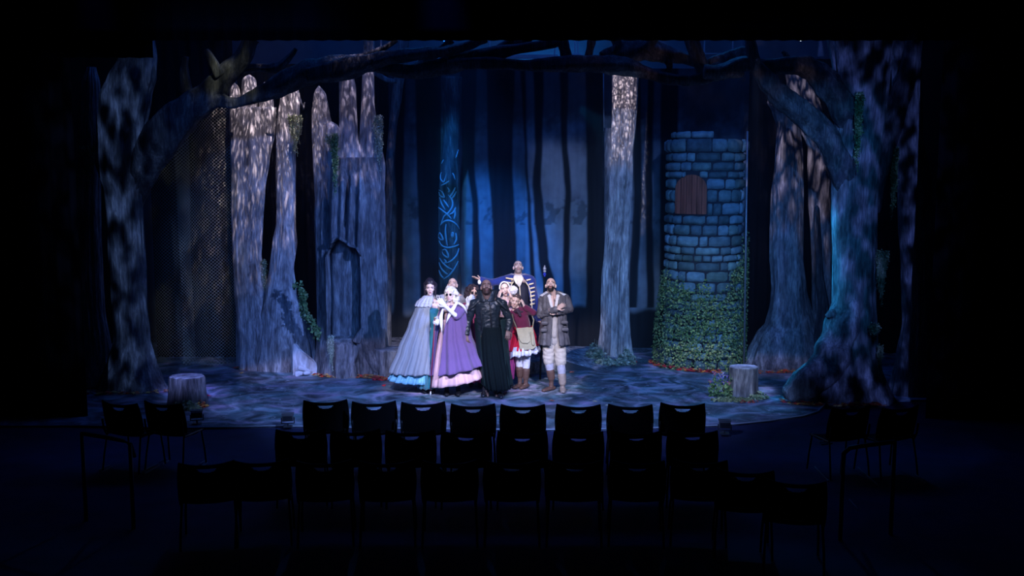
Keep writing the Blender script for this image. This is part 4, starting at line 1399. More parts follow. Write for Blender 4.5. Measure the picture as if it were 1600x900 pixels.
def footlight(px, py, yaw, label):
    g = G(px, py + 6, SZ)
    t = thing('footlight', label, 'footlight', g)
    R = Matrix.Rotation(yaw, 3, 'Z')
    c = g + Vector((0, 0, .13))
    mb = MB(); mb.box(c, (.15, .10, .085), R); mb.box(c + R @ Vector((0, .03, .05)), (.165, .11, .012), R)
    mb.build('housing', mat('footlight_metal', (.16, .16, .17), .5, metal=.3), t, smooth=False)
    mb = MB()
    for k in range(6): mb.box(c + R @ Vector((0, -.054, -.03 + k * .012)), (.13, .01, .004), R)
    mb.build('cooling_fins', MET, t, smooth=False)
    mb = MB(); mb.bar(c + R @ Vector((-.085, 0, .0)), c + R @ Vector((-.085, 0, -.08)), .012); mb.bar(c + R @ Vector((.085, 0, 0)), c + R @ Vector((.085, 0, -.08)), .012)
    mb.bar(c + R @ Vector((-.09, 0, -.08)), c + R @ Vector((.09, 0, -.08)), .012); mb.bar(c + R @ Vector((0, 0, -.08)), Vector((c.x, c.y, SZ)), .02)
    mb.box((c.x, c.y, SZ + .008), (.12, .12, .012), R)
    mb.build('bracket', MET, t, smooth=False)


footlight(308, 656, .25, 'small boxy footlight beside the left aisle chair')
footlight(450, 661, .15, 'small boxy footlight at the left end of the front row')
footlight(1132, 672, -.15, 'small footlight on a bracket at the right end of the front row')

# ------------------------------------------------------------------ audience chairs
def make_chair():
    t = thing('auditorium_chair', 'x', 'chair')
    # local: faces +y (towards the stage), seat centre at origin
    n, m = 40, 44

    def bp(u, v):
        # u across -1..1, v up 0..1
        w = .262 - .012 * v + .014 * math.sin(v * 3)
        top = .82 + .030 * (abs(u) ** 2.4) - .012
        z = .47 + (top - .47) * v
        y = -.19 - .05 * v - .03 * v * v + .045 * (u * u)
        return Vector((u * w, y, z))
    vs, fs = [], []
    for j in range(m + 1):
        for i in range(n + 1):
            vs.append(bp(i / n * 2 - 1, j / m))
    hole = set()
    for j in range(m):
        for i in range(n):
            u = (i + .5) / n * 2 - 1; v = (j + .5) / m
            if .765 < v < .91 and abs(u) < .34 * math.sqrt(max(0, 1 - ((.91 - v) / .145) ** 2)): continue
            a = j * (n + 1) + i
            fs.append((a, a + 1, a + n + 2, a + n + 1))
    me = mesh('backrest', vs, fs)
    bk_ = link('backrest', me, BLK, t)
    s = bk_.modifiers.new('s', 'SOLIDIFY'); s.thickness = .016
    # seat shell
    vs, fs = [], []
    for j in range(13):
        v = j / 12
        for i in range(13):
            u = i / 12 * 2 - 1
            w = .23 + .02 * math.sin(v * 3.14)
            z = .44 + .02 * u * u - .025 * math.sin(v * 3.1) - (.03 * max(0, v - .8) / .2) + (.03 * max(0, .12 - v) / .12)
            vs.append(Vector((u * w, -.20 + .43 * v, z)))
    for j in range(12):
        for i in range(12):
            a = j * 13 + i; fs.append((a, a + 1, a + 14, a + 13))
    st = link('seat', mesh('seat', vs, fs), BLK, t)
    s = st.modifiers.new('s', 'SOLIDIFY'); s.thickness = .02
    FR = mat('chair_frame', (.02, .02, .024), .35, metal=.5)
    for sx in (-1, 1):
        mb = MB(); mb.tube([(sx * .235, .17, .44), (sx * .25, .20, .2), (sx * .255, .22, .01)], .011, 8); mb.build('leg', FR, t)
        mb = MB(); mb.tube([(sx * .235, -.17, .44), (sx * .25, -.22, .2), (sx * .255, -.25, .01)], .011, 8); mb.build('leg', FR, t)
    mb = MB()
    for sx in (-1, 1):
        mb.tube([(sx * .24, .18, .43), (sx * .245, -.18, .43), (sx * .25, -.21, .50), (sx * .252, -.225, .62)], .012, 8)
    mb.tube([(-.24, 0, .42), (.24, 0, .42)], .012, 8)
    mb.build('seat_frame', FR, t)
    return t


chair0 = make_chair()
used = []
ORD = ['leftmost', 'second from left', 'third from left', 'fourth from left', 'fifth from left', 'sixth from left', 'seventh from left', 'eighth from left', 'ninth from left', 'tenth from left']


def place_chair(x, y, rz, label, group):
    if not used:
        r = chair0
    else:
        r = chair0.copy(); C.objects.link(r)
        for ch in [c for c in chair0.children]:
            c = ch.copy(); C.objects.link(c); c.parent = r
    used.append(r)
    r.location = (x, y, 0); r.rotation_euler.z = rz
    r['label'] = label; r['group'] = group
    return r


def chair_at(pxc, pytop, rz, label, group):
    # back-top centre seen at the pixel, back top is 0.81 m high and 0.27 m behind the seat centre
    p = G(pxc, pytop, .81)
    place_chair(p.x + .27 * -math.sin(rz), p.y + .27 * math.cos(rz), rz, label, group)


for i, (x, y) in enumerate(((508, 630), (584, 632), (661, 633), (739, 636), (817, 637), (904, 637), (985, 637), (1067, 635))):
    yaw = -(x - 800) / 300 * .10
    chair_at(x, y, yaw * -1 if False else (800 - x) / 300 * -.12 * -1, 'black chair in the front row before the stage, ' + ORD[i], 'front row of chairs')
for i, (x, y) in enumerate(((469, 676), (555, 677), (641, 678), (728, 679), (816, 680), (904, 680), (994, 679), (1083, 678))):
    chair_at(x, y, (800 - x) / 300 * .12, 'black chair in the second row, ' + ORD[i], 'second row of chairs')
for i in range(8):
    x = 408 + i * 98
    chair_at(x, 722 + (3 if i in (0, 7) else 4), (800 - x) / 300 * .12, 'unlit black chair in the third row, ' + ORD[i], 'third row of chairs')
chair_at(1165, 741, -.16, 'unlit black chair at right, just past the third row', 'chairs trailing right of the rows')
chair_at(1245, 758, -.18, 'unlit black chair at lower right, nearest the handrail', 'chairs trailing right of the rows')
chair_at(322, 728, .2, 'unlit black chair at left, just past the third row', 'chairs trailing left of the rows')
chair_at(250, 633, -.30, 'black chair in the left aisle block, nearest the footlight', 'left aisle chairs')
chair_at(182, 633, -.34, 'black chair at the far left, behind the left front tree foot', 'left aisle chairs')
chair_at(1334, 640, .30, 'black chair in the right aisle block, nearest the stage corner', 'right aisle chairs')
chair_at(1412, 640, .34, 'black chair at the far right of the house', 'right aisle chairs')

# ------------------------------------------------------------------ handrails and step edges
RAIL = mat('rail_paint', (.05, .05, .07), .45)


def rail(pts, label):
    t = thing('handrail', label, 'handrail', Vector((pts[0].x, pts[0].y, 0)))
    out = []
    mb = MB(); mb.tube(pts, .022, 10); mb.build('rail_bar', RAIL, t)
    for p in (pts[1], pts[-1]):
        mb = MB(); mb.tube([(p.x, p.y, 0), p], .02, 10); mb.build('post', RAIL, t)


rail([G(1316, 740, .55), G(1318, 708, .85), G(1328, 700, .92), G(1345, 697, .92), G(1398, 690, .92)], 'dark curved handrail beside the right aisle chairs')
rail([G(210, 712, .60), G(203, 694, .85), G(192, 688, .9), G(170, 684, .9), G(128, 677, .9)], 'dark curved handrail beside the left aisle chairs')
NOSE = mat('step_edge_metal', (.45, .47, .52), .35, metal=.8)
for k, (a, b) in enumerate((((155, 735), (173, 727)), ((223, 737), (246, 725)), ((250, 722), (261, 717)), ((289, 739), (302, 732)), ((312, 726), (321, 720)), ((1273, 730), (1291, 749)), ((1340, 731), (1370, 757)), ((1430, 742), (1443, 752)), ((1327, 781), (1337, 793)), ((1280, 691), (1298, 689)))):
    mb = MB(); mb.bar(G(*a, .012), G(*b, .012), .012, .02); mb.bar(G(a[0] + 3, a[1] + 3, .012), G(b[0] + 3, b[1] + 3, .012), .008, .02)
    mb.build('trim_%d' % (k + 1), NOSE, smooth=False, kind='structure')

# ------------------------------------------------------------------ people
WORK = bpy.data.scenes.new('work')


def bake(mb, voxel, name, m, parent, colfn=None, smooth_n=2, wrinkle=None, label=None):
    """fuse overlapping closed solids into one continuous surface"""
    me = mesh(name + '_src', mb.v, mb.f)
    o = bpy.data.objects.new(name + '_src', me); WORK.collection.objects.link(o)
    rm = o.modifiers.new('r', 'REMESH'); rm.mode = 'VOXEL'; rm.voxel_size = voxel; rm.use_smooth_shade = True
    if smooth_n:
        s = o.modifiers.new('s', 'SMOOTH'); s.factor = .5; s.iterations = smooth_n
    WORK.view_layers[0].update(); dg = WORK.view_layers[0].depsgraph
    out = bpy.data.meshes.new_from_object(o.evaluated_get(dg))
    bpy.data.objects.remove(o); bpy.data.meshes.remove(me)
    out.name = name
    if wrinkle:
        amp, sx, sy, sz = wrinkle
        for v in out.vertices:
            c = v.co
            v.co = c + v.normal * amp * noise.noise(Vector((c.x * sx, c.y * sy, c.z * sz + noise.noise(c * 5) * 1.5)))
    if colfn:
        a = out.color_attributes.new('Col', 'FLOAT_COLOR', 'POINT')
        buf = np.ones((len(out.vertices), 4), dtype=np.float32)
        for i, v in enumerate(out.vertices): buf[i, :3] = colfn(v.co)
        a.data.foreach_set('color', buf.ravel())
    out.polygons.foreach_set('use_smooth', [True] * len(out.polygons))
    return link(name, out, m, parent, label=label)


SKIN = mat('skin', attr=True, rough=.5, spec=.3)
EYEM = mat('eye_white', attr=True, rough=.25, spec=.5)


class Person:
    def __init__(s, label, Y, foot, z0=SZ, k=1.0):
        s.Y = Y; s.k = k
        p = P(foot[0], foot[1], Y)
        s.root = thing('person', label, 'person', Vector((p.x, Y, z0)))
        s.mb = MB(); s.z0 = z0

    def p(s, a, b, dy=0.0): return P(a, b, s.Y + dy)

    def head(s, px, py, dy=0, yaw=0, pitch=0, roll=0, skin=(.62, .40, .32), lips=(.42, .14, .14), brow=(.08, .05, .04), beard=None, stubble=None,
             mouth=0.4, k=1.0, bald=True, lid=False):
        c = s.p(px, py, dy)
        R = Matrix.Rotation(math.radians(yaw), 3, 'Z') @ Matrix.Rotation(-math.radians(pitch), 3, 'X') @ Matrix.Rotation(math.radians(roll), 3, 'Y')
        s.hc, s.hR, s.hk, s.skin = c, R, k, skin

        def L(x, y, z): return c + R @ (Vector((x, -y, z)) * k)
        s.L = L
        mb = s.mb
        E = lambda x, y, z, a, b, h, n=16: mb.ell(L(x, y, z), (a * k, b * k, h * k), R, n=n, m=12)
        E(0, -.018, .040, .074, .094, .080); E(0, .012, .050, .066, .080, .064)
        E(0, .016, -.010, .064, .074, .078)
        E(0, .024, -.058, .052, .058, .052)
        E(0, .040, -.088 - .01 * mouth, .030, .036, .024)          # chin
        for sg in (-1, 1):
            E(sg * .036, .058, -.022, .024, .024, .024)          # cheek
            E(sg * .077, -.010, -.004, .010, .020, .032)         # ear
            E(sg * .083, -.014, .008, .008, .015, .018)
            mb.seg(L(sg * .010, .088, .030), L(sg * .046, .068, .030), .009 * k, .011 * k, .008 * k, .009 * k, R @ Vector((0, 0, 1)))   # brow ridge
            E(sg * .013, .094, -.026, .010, .010, .008, 10)      # nostril wing
        mb.seg(L(0, .084, .020), L(0, .104, -.020), .009 * k, .010 * k, .013 * k, .012 * k, R @ Vector((1, 0, 0)))
        o_ = .006 + .016 * mouth
        mb.seg(L(-.020, .080, -.050), L(.020, .080, -.050), .006 * k, .010 * k, .006 * k, .010 * k, R @ Vector((0, 0, 1)))
        mb.seg(L(-.017, .076, -.056 - o_), L(.017, .076, -.056 - o_), .007 * k, .011 * k, .007 * k, .011 * k, R @ Vector((0, 0, 1)))
        s.face = (lips, brow, beard, stubble, mouth, o_)
        # eyes
        em_ = MB()
        for sg in (-1, 1):
            e = L(sg * .030, .067, .008)
            em_.ell(e, (.0125 * k,) * 3, R, n=14, m=10, col=(.34, .31, .30))
            em_.ell(L(sg * .030, .0735, .009), (.0075 * k,) * 3, R, n=12, m=8, col=(.05, .03, .02))
        em_.build('eyes', EYEM, s.root, attr=True)

    def color(s, extra=None):
        lips, brow, beard, stubble, mouth, o_ = s.face
        Ri = s.hR.inverted(); c, k, skin = s.hc, s.hk, s.skin

        def f(co):
            if extra:
                r = extra(co)
                if r: return r
            d = Ri @ (co - c) / k
            x, y, z = d.x, -d.y, d.z
            col = skin
            if y > -.02 and abs(x) < .08 and -.15 < z < .1:
                if beard:
                    if z < -.044 - .03 * max(0, 1 - abs(x) / .03) * 0 and z > -.13 and y > -.01 - z * .2: col = beard
                    if -.046 < z < -.036 and abs(x) < .034 and y > .06: col = beard
                elif stubble:
                    if z < -.034 and z > -.12 and y > -.01: col = stubble
                if abs(x) < .0195 and y > .066:
                    zz_ = z + .050
                    if -.004 < zz_ < .004: col = lips
                    zz_ = z + .056 + o_
                    if -.006 < zz_ < .003: col = lips
                    if mouth > .15 and -.054 - o_ + .003 < z < -.0545 and abs(x) < .019: col = (.03, .01, .01)
                if y > .045 and abs(abs(x) - .031) < .021 and .024 < z < .0335 + .004 * (abs(x) < .03): col = brow
            return col
        return f

    def neck(s, base, r=.052):
        a = s.L(0, -.022, -.05)
        for e in (s.shl, s.shr):
            q = Vector(base).lerp(a, .45)
            s.mb.seg(q, Vector(e).lerp(base, .15) + Vector((0, 0, .012)), .03, .035, .045, .05, (0, 0, 1))
        s.mb.seg(a, base, r * s.hk, r * s.hk, r * 1.1, r * 1.05, (1, 0, 0))

    def torso(s, pel, chest, shl, shr, w=1.0):
        mb = s.mb; side = (Vector(shr) - Vector(shl)).normalized()
        pel, chest = Vector(pel), Vector(chest); s.shl, s.shr = Vector(shl), Vector(shr)
        wa = pel.lerp(chest, .45)
        mb.seg(pel, wa, .150 * w, .115 * w, .125 * w, .10 * w, side)
        mb.seg(wa, chest, .125 * w, .10 * w, .145 * w, .115 * w, side)
        mb.seg(shl, shr, .052 * w, .06 * w, .052 * w, .06 * w, (0, 0, 1))
        s.neckbase = (Vector(shl) + Vector(shr)) / 2 + Vector((0, .01, .05))

    def limb(s, pts, rad, mb=None):
        mb = mb or s.mb
        for i in range(len(pts) - 1):
            mb.seg(pts[i], pts[i + 1], rad[i], rad[i], rad[i + 1], rad[i + 1], (1, 0, 0), n=14)

    def hand(s, wrist, tip, back, thumb, curl=.4, spread=.12, k=1.0, mb=None, grip=False, rad=.0085):
        """wrist, direction point, back-of-hand normal, thumb side (+1/-1 along side)"""
        mb = mb or s.mb
        w = Vector(wrist); d = (Vector(tip) - w).normalized()
        bn = Vector(back); bn = (bn - d * bn.dot(d)).normalized()
        sd = d.cross(bn).normalized() * thumb        # toward the thumb
        pl = .085 * k
        mb.seg(w, w + d * pl * .35, .026 * k, .019 * k, .034 * k, .016 * k, sd, n=12)
        mb.seg(w + d * pl * .30, w + d * pl * .82, .032 * k, .015 * k, .039 * k, .014 * k, sd, n=12)
        for i, (off, ln) in enumerate(((.030, .072), (.010, .080), (-.010, .075), (-.029, .058))):
            st = w + d * pl * (.92 - .05 * abs(i - 1)) + sd * off * k
            a0 = spread * (1.5 - i) * 1.0
            dr = (d + sd * a0).normalized()
            an = curl * (1.0 + .12 * i)
            pr = st
            for q, part in enumerate((.42, .32, .26)):
                dr = (Matrix.Rotation(0, 3, 'X') @ dr)
                axis = dr.cross(bn).normalized()
                dr2 = (dr * math.cos(an) - bn * math.sin(an)).normalized()
                bn2 = (bn * math.cos(an) + dr * math.sin(an)).normalized()
                nx = pr + dr2 * ln * part * k
                r0 = (rad - .0007 * q) * k
                mb.seg(pr, nx, r0, r0, r0 - .0006, r0 - .0006, sd, n=8, k=2)
                pr = nx; dr = dr2
                if q < 2: an = curl * .9
                bnc = bn2
                bn_loc = bnc
                # carry the frame along the finger
                bn_prev, bn = bn, bn_loc
                if q == 2: pass
            bn = Vector(back); bn = (bn - d * bn.dot(d)).normalized()
        t0 = w + d * pl * .28 + sd * .026 * k
        t1 = t0 + (d * .55 + sd * (.75 if not grip else .4) - bn * .25).normalized() * .036 * k
        t2 = t1 + (d * .8 + sd * (.35 if not grip else -.1) - bn * (.25 + curl * .5)).normalized() * .030 * k
        t3 = t2 + (d * .9 + sd * (.1 if not grip else -.3) - bn * (.3 + curl * .6)).normalized() * .024 * k
        mb.seg(t0, t1, .013 * k, .012 * k, .0105 * k, .0105 * k, sd, n=8, k=2)
        mb.seg(t1, t2, .0105 * k, .0105 * k, .0095 * k, .0095 * k, sd, n=8, k=2)
        mb.seg(t2, t3, .0095 * k, .0095 * k, .008 * k, .008 * k, sd, n=8, k=2)

    def leg(s, hip, knee, ankle, r=(.082, .055, .052, .036), mb=None):
        mb = mb or s.mb
        mb.seg(hip, knee, r[0], r[0], r[1], r[1], (1, 0, 0)); 
        kn, an = Vector(knee), Vector(ankle)
        mid = kn.lerp(an, .35) + Vector((0, .012, 0))
        mb.seg(kn, mid, r[2], r[2], r[2] * 1.02, r[2] * 1.05, (1, 0, 0)); mb.seg(mid, an, r[2] * 1.0, r[2] * 1.03, r[3], r[3], (1, 0, 0))

    def foot(s, ankle, dirx, L_=.17, mb=None, r=.038, k=1.0):
        if mb is None: k *= .72; r *= .8; L_ *= .85
        mb = mb or s.mb
        a = Vector(ankle); d = Vector((dirx, -1, 0)).normalized()
        z = s.z0 + .036
        h = Vector((a.x, a.y, z)) - d * .045
        mb.seg(h, Vector((a.x, a.y, z)) + d * L_ * .45, r * .95 * k, .036, r * 1.1 * k, .032, d.cross(Vector((0, 0, 1))))
        mb.seg(Vector((a.x, a.y, z)) + d * L_ * .4, Vector((a.x, a.y, z - .006)) + d * L_, r * 1.12 * k, .032, r * .8 * k, .024, d.cross(Vector((0, 0, 1))))
        mb.seg(a, Vector((a.x, a.y, z + .01)), r * .95, r * .95, r, r * 1.1, (1, 0, 0))

    def body(s, extra=None, voxel=.006):
        return bake(s.mb, voxel, 'body', SKIN, s.root, s.color(extra), 2)

    def cloth(s, name, mb, m, voxel=.009, wrinkle=(.006, 16, 16, 9), label=None, sn=3):
        return bake(mb, voxel, name, m, s.root, None, sn, wrinkle, label)

    def drapery(s, name, rows, m, folds=14, amp=.03, n=150, thick=.008, label=None, seed=0, tilt=0, top_amp=.0, step=.03, sway=.5, ruff=0):
        """hanging cloth: rows (py, xl, xr, depth b, dy, g0, g1); py is read at the front of the ring"""
        wr = []
        for r_ in rows:
            py, xl, xr, b = r_[:4]
            dy = r_[4] if len(r_) > 4 else 0
            g0 = r_[5] if len(r_) > 5 else 270; g1 = r_[6] if len(r_) > 6 else 270
            z = P(800, py, s.Y + dy - b).z
            # side silhouettes at this z
            d = (s.Y + dy)
            cz = Vector((0, d, z - CAMZ)); cpn = cz.y * math.cos(PITCH) - cz.z * math.sin(PITCH)
            x0 = (xl - 800) / F * cpn; x1 = (xr - 800) / F * cpn
            wr.append((-z, x0, x1, b, dy, g0, g1))
        z1, z0 = -wr[0][0], -wr[-1][0]
        m_ = max(4, int((z1 - z0) / step))
        vs, fs = [], []
        closed = all(abs(w[5] - w[6]) < .01 for w in wr)
        for i in range(m_ + 1):
            t = i / m_
            z = z1 + (z0 - z1) * t
            x0, x1, b, dy, g0, g1 = interp(wr, -z)
            cx, a = (x0 + x1) / 2, (x1 - x0) / 2
            am = top_amp + (amp - top_amp) * t
            for q in range(n + (0 if closed else 1)):
                if closed: an = 2 * math.pi * q / n
                else: an = math.radians(g1 + (360 - (g1 - g0)) * q / n)
                ph = noise.noise(Vector((math.cos(an) * 1.5 + seed, math.sin(an) * 1.5, z * .6))) * 3.0 * sway
                fo = math.sin(an * folds + ph + seed) + .35 * math.sin(an * folds * 2.3 + ph * 2 + seed * 2)
                sh = 1 + am * fo * 1.0
                sh2 = 1 + am * 2.2 * fo
                x = cx + a * math.cos(an) * (1 + (sh - 1) * .6)
                y = s.Y + dy + b * math.sin(an) * sh2
                vs.append(Vector((x, y, z + tilt * (x - cx) * t + (ruff * math.sin(an * folds * 1.0 + 1) if i == m_ else 0))))
        w_ = n if closed else n + 1
        for i in range(m_):
            for q in range(n):
                q2 = (q + 1) % w_ if closed else q + 1
                fs.append((i * w_ + q, (i + 1) * w_ + q, (i + 1) * w_ + q2, i * w_ + q2))
        for v in vs: v.z = max(v.z, s.z0 + .004)
        o = link(name, mesh(name, vs, fs), m, s.root, label=label)
        so_ = o.modifiers.new('thick', 'SOLIDIFY'); so_.thickness = thick; so_.offset = -1
        return o


def curls(rng, mb, c, R, dims, n, r, zmin=-9, ymax=9):
    """a mass of overlapping locks on an ellipsoid"""
    for _ in range(n):
        v = Vector((rng.gauss(0, 1), rng.gauss(0, 1), rng.gauss(0, 1))).normalized()
        q = Vector((v.x * dims[0], v.y * dims[1], v.z * dims[2]))
        if q.z < zmin or -q.y > ymax: continue
        mb.ell(c + R @ q, (r * rng.uniform(.7, 1.3),) * 3, n=8, m=6)


def ribbon(s, mb, pts, th=.008):
    vs = []
    for a, b, dy, w in pts:
        c = s.p(a, b, dy); vs += [c + Vector((-w, 0, 0)), c + Vector((w, 0, 0)), c + Vector((-w, th, 0)), c + Vector((w, th, 0))]
    fs = []
    for i in range(len(pts) - 1):
        k, l = i * 4, i * 4 + 4
        fs += [(k, k + 1, l + 1, l), (k + 2, l + 2, l + 3, k + 3), (k, l, l + 2, k + 2), (k + 1, k + 3, l + 3, l + 1)]
    fs += [(0, 2, 3, 1), (len(vs) - 4, len(vs) - 3, len(vs) - 1, len(vs) - 2)]
    mb.add(vs, fs)


def glasses(s):
    mb = MB()
    for sg in (-1, 1):
        mb.seg(s.L(sg * .032, .086, .006), s.L(sg * .032, .092, .006), .020, .018, .020, .018, s.hR @ Vector((1, 0, 0)), n=16)
    o = mb.build('sunglasses', mat('dark_lens', (.006, .006, .01), .12, spec=.6), s.root)
    mb = MB(); mb.tube([s.L(-.014, .094, .010), s.L(.014, .094, .010)], .003)
    for sg in (-1, 1): mb.tube([s.L(sg * .050, .085, .012), s.L(sg * .078, .02, .012), s.L(sg * .08, -.02, .0)], .003)
    mb.build('spectacle_frame', mat('gold_wire', (.6, .5, .3), .3, metal=.8), o)
    return o


PALE = (.80, .58, .50); FAIR = (.76, .53, .44)
PURPLE = mat('purple_wool', (.165, .10, .27), .9, bump=.3, bscale=90, sheen=.2)
DPURPLE = mat('dark_purple_wool', (.10, .05, .20), .9)
PINKS = mat('pink_satin', (.78, .50, .52), .5, bump=.2, bscale=14, var=.08, vscale=6)
WHITE = mat('white_satin', (.86, .86, .88), .6)
GLOVE = mat('white_glove', (.84, .85, .90), .6)
TEAL = mat('teal_velvet', (.02, .20, .26), .7, sheen=.4)
SKYB = mat('light_blue_satin', (.20, .50, .68), .45, bump=.4, bscale=22, var=.2, vscale=14)
GREYC = mat('grey_blue_wool', (.29, .33, .39), .9, bump=.25, bscale=70, var=.06, vscale=5)
LEATHER = mat('black_leather', (.010, .017, .024), .34, bump=.5, bscale=26, spec=.45)
BLACKC = mat('black_cloth', (.004, .008, .010), .95, spec=.03)
BROWNL = mat('brown_leather', (.11, .060, .045), .5, bump=.3, bscale=30)
TAN = mat('tan_boot_leather', (.30, .24, .20), .6, bump=.3, bscale=30)

# 1 --- woman in the long grey cape
s = Person('person in long grey-blue cape with ruffled collar over teal gown, leftmost of the group', 15.8, (650, 606))
s.head(672, 451, -.02, 6, 2, 0, PALE, (.30, .05, .08), (.05, .03, .03), mouth=.25, k=.92)
shl, shr = s.p(658, 478), s.p(686, 478)
s.torso(s.p(668, 520), s.p(671, 490), shl, shr, .86)
s.neck(s.neckbase, .045)
s.limb([shl, s.p(655, 500, .03), s.p(664, 515, -.12)], [.042, .036, .026])
s.hand(s.p(664, 515, -.12), s.p(676, 514, -.16), (0, -1, .3), 1, .5)
s.limb([shr, s.p(690, 500, .05), s.p(684, 516, -.06)], [.042, .036, .026])
s.hand(s.p(684, 516, -.06), s.p(676, 520, -.1), (0, -1, .3), -1, .5)
for a, b in ((663, 3), (676, 4)):
    s.leg(s.p(a + b * .3, 524), s.p(a, 562), s.p(a, 597)); s.foot(s.p(a, 597), .1)
s.body()
rng = random.Random(1)
mb = MB()
mb.ell(s.L(0, -.055, .055), (.085, .085, .085), s.hR)
for x_, y_, z_, r_ in ((0, -.01, .105, .062), (-.05, .0, .09, .045), (.05, .0, .09, .045), (-.025, .035, .098, .042), (.025, .035, .098, .042), (-.07, -.03, .06, .05), (.07, -.03, .06, .05), (-.082, -.02, .01, .034), (.082, -.02, .01, .034), (-.085, -.03, -.05, .026), (.085, -.03, -.05, .026), (0, -.06, .11, .07)):
    mb.ell(s.L(x_, y_, z_), (r_,) * 3, n=12, m=8)
for sg in (-1, 1): mb.tube([s.L(sg * .083, -.02, 0), s.L(sg * .088, -.02, -.06), s.L(sg * .086, -.03, -.11), s.L(sg * .095, -.04, -.16)], [.026, .02, .017, .006], 8)
s.cloth('hair', mb, mat('black_hair', (.018, .014, .022), .45, bump=.5, bscale=60, spec=.4), .008, (.006, 30, 30, 30))
s.drapery('cape', [(476, 655, 689, .13, 0, 276, 330), (484, 648, 690, .17, 0, 280, 335), (510, 638, 690, .22, 0, 291, 345), (550, 622, 690, .28, 0, 301, 350), (587.5, 608, 689, .33, 0, 308, 350)], GREYC, 13, .05, seed=1, step=.025, top_amp=.01)
for i, (py0, py1, xl, xr, b) in enumerate(((469, 480, 648, 691, .16), (467, 475, 652, 690, .145), (465, 471, 656, 688, .13))):
    s.drapery('collar_frill', [(py0 - 3, 663, 686, .07, 0, 282, 340), ((py0 + py1) / 2 - 2, xl + 3, xr + 1, b * .9, 0, 283, 345), (py1, xl, xr + 1, b, -.01, 284, 350)], mat('pale_grey_frill', (.50, .52, .58), .8), 20, .04, seed=i, step=.012, ruff=.008, thick=.012)
s.drapery('gown', [(487, 673, 690, .12, -.04), (505, 672, 688, .11, -.04), (520, 668, 690, .15, -.03), (560, 660, 688, .20, -.02), (609, 652, 686, .24, -.02)], TEAL, 12, .06, seed=3)
s.drapery('underskirt', [(520, 655, 684, .14, 0), (570, 626, 680, .20, 0), (590, 612, 680, .27, 0), (601, 606, 680, .315, 0)], SKYB, 16, .035, seed=5, tilt=-.07)
mb = MB()
mb.seg(s.p(678, 487, -.10), s.p(679, 508, -.09), .085, .055, .07, .06, (1, 0, 0))
s.cloth('bodice', mb, TEAL, .009, (.003, 20, 20, 10))
mb = MB(); mb.ell(s.p(679.5, 478.5, -.10), (.052, .032, .05)); mb.build('chest', mat('pale_skin', PALE, .5), s.root)
mb = MB(); pts_ = [s.p(669 + 12 * t, 470.5 + 5.5 * math.sin(math.pi * t), -.105) for t in [i / 12 for i in range(13)]]
for q in pts_: mb.ell(q, (.009,) * 3, n=8, m=6)
mb.build('necklace', mat('pearl', (.8, .8, .8), .2, spec=.6), s.root)

SH = mat('black_cloth_shoe', (.012, .012, .014), .6)
mb = MB()
for a in (663, 676): s.foot(s.p(a, 597), .1, mb=mb, k=1.1)
s.cloth('shoes', mb, SH, .010, None)

# 2 --- bald man in pale suit, behind
s = Person('person in pale grey suit standing behind the purple cape, head tilted back', 16.55, (706, 590))
s.head(707, 446, -.03, -4, 28, 0, FAIR, (.45, .20, .20), (.30, .20, .16), stubble=(.62, .46, .40), mouth=.6, k=1.0)
shl, shr = s.p(690, 466), s.p(724, 467)
s.torso(s.p(707, 520), s.p(707, 482), shl, shr, 1.0); s.neck(s.neckbase, .055)
s.limb([shl, s.p(686, 494, .02), s.p(692, 518, -.12)], [.048, .04, .028]); s.hand(s.p(692, 518, -.12), s.p(696, 527, -.14), (0, -1, 0), 1)
s.limb([shr, s.p(730, 494, .02), s.p(726, 520, -.06)], [.048, .04, .028]); s.hand(s.p(726, 520, -.06), s.p(725, 530, -.08), (0, -1, 0), -1)
for a in (699, 715): s.leg(s.p(a, 522), s.p(a, 556), s.p(a, 584)); s.foot(s.p(a, 584), .05)
s.body()
SUIT = mat('pale_grey_suit', (.42, .43, .49), .85)
mb = MB()
mb.seg(s.p(707, 528), s.p(707, 488), .18, .13, .165, .125, (1, 0, 0)); mb.seg(s.p(707, 488), s.p(707, 474), .165, .125, .18, .12, (1, 0, 0)); mb.seg(shl, shr, .068, .075, .068, .075, (0, 0, 1))
mb.seg(shl, s.p(686, 494, .02), .066, .066, .056, .056, (1, 0, 0)); mb.seg(s.p(686, 494, .02), s.p(692, 516, -.11), .056, .056, .045, .045, (1, 0, 0))
mb.seg(shr, s.p(730, 494, .02), .066, .066, .056, .056, (1, 0, 0)); mb.seg(s.p(730, 494, .02), s.p(726, 517, -.06), .056, .056, .045, .045, (1, 0, 0))
s.cloth('suit_jacket', mb, SUIT, .010, (.008, 14, 14, 9))
mb = MB(); mb.seg(s.p(699, 464, -.10), s.p(701, 474, -.13), .012, .006, .02, .008, (1, .0, 0)); mb.seg(s.p(714, 464, -.10), s.p(712, 474, -.13), .012, .006, .02, .008, (1, 0, 0))
mb.build('lapel', mat('suit_lapel', (.40, .41, .50), .7), s.root)
mb = MB(); mb.seg(s.p(703.5, 462, -.12), s.p(706, 472, -.14), .022, .02, .014, .015, (1, 0, 0)); mb.build('cravat', mat('plum_silk', (.20, .03, .16), .5), s.root)
mb = MB()
for a in (699, 715): mb.seg(s.p(a, 525), s.p(a, 580), .10, .10, .06, .06, (1, 0, 0))
s.cloth('trousers', mb, SUIT, .012)
mb = MB()
for a in (699, 715): s.foot(s.p(a, 584), .05, mb=mb, k=1.15)
s.cloth('shoes', mb, BLACKC, .009, None)

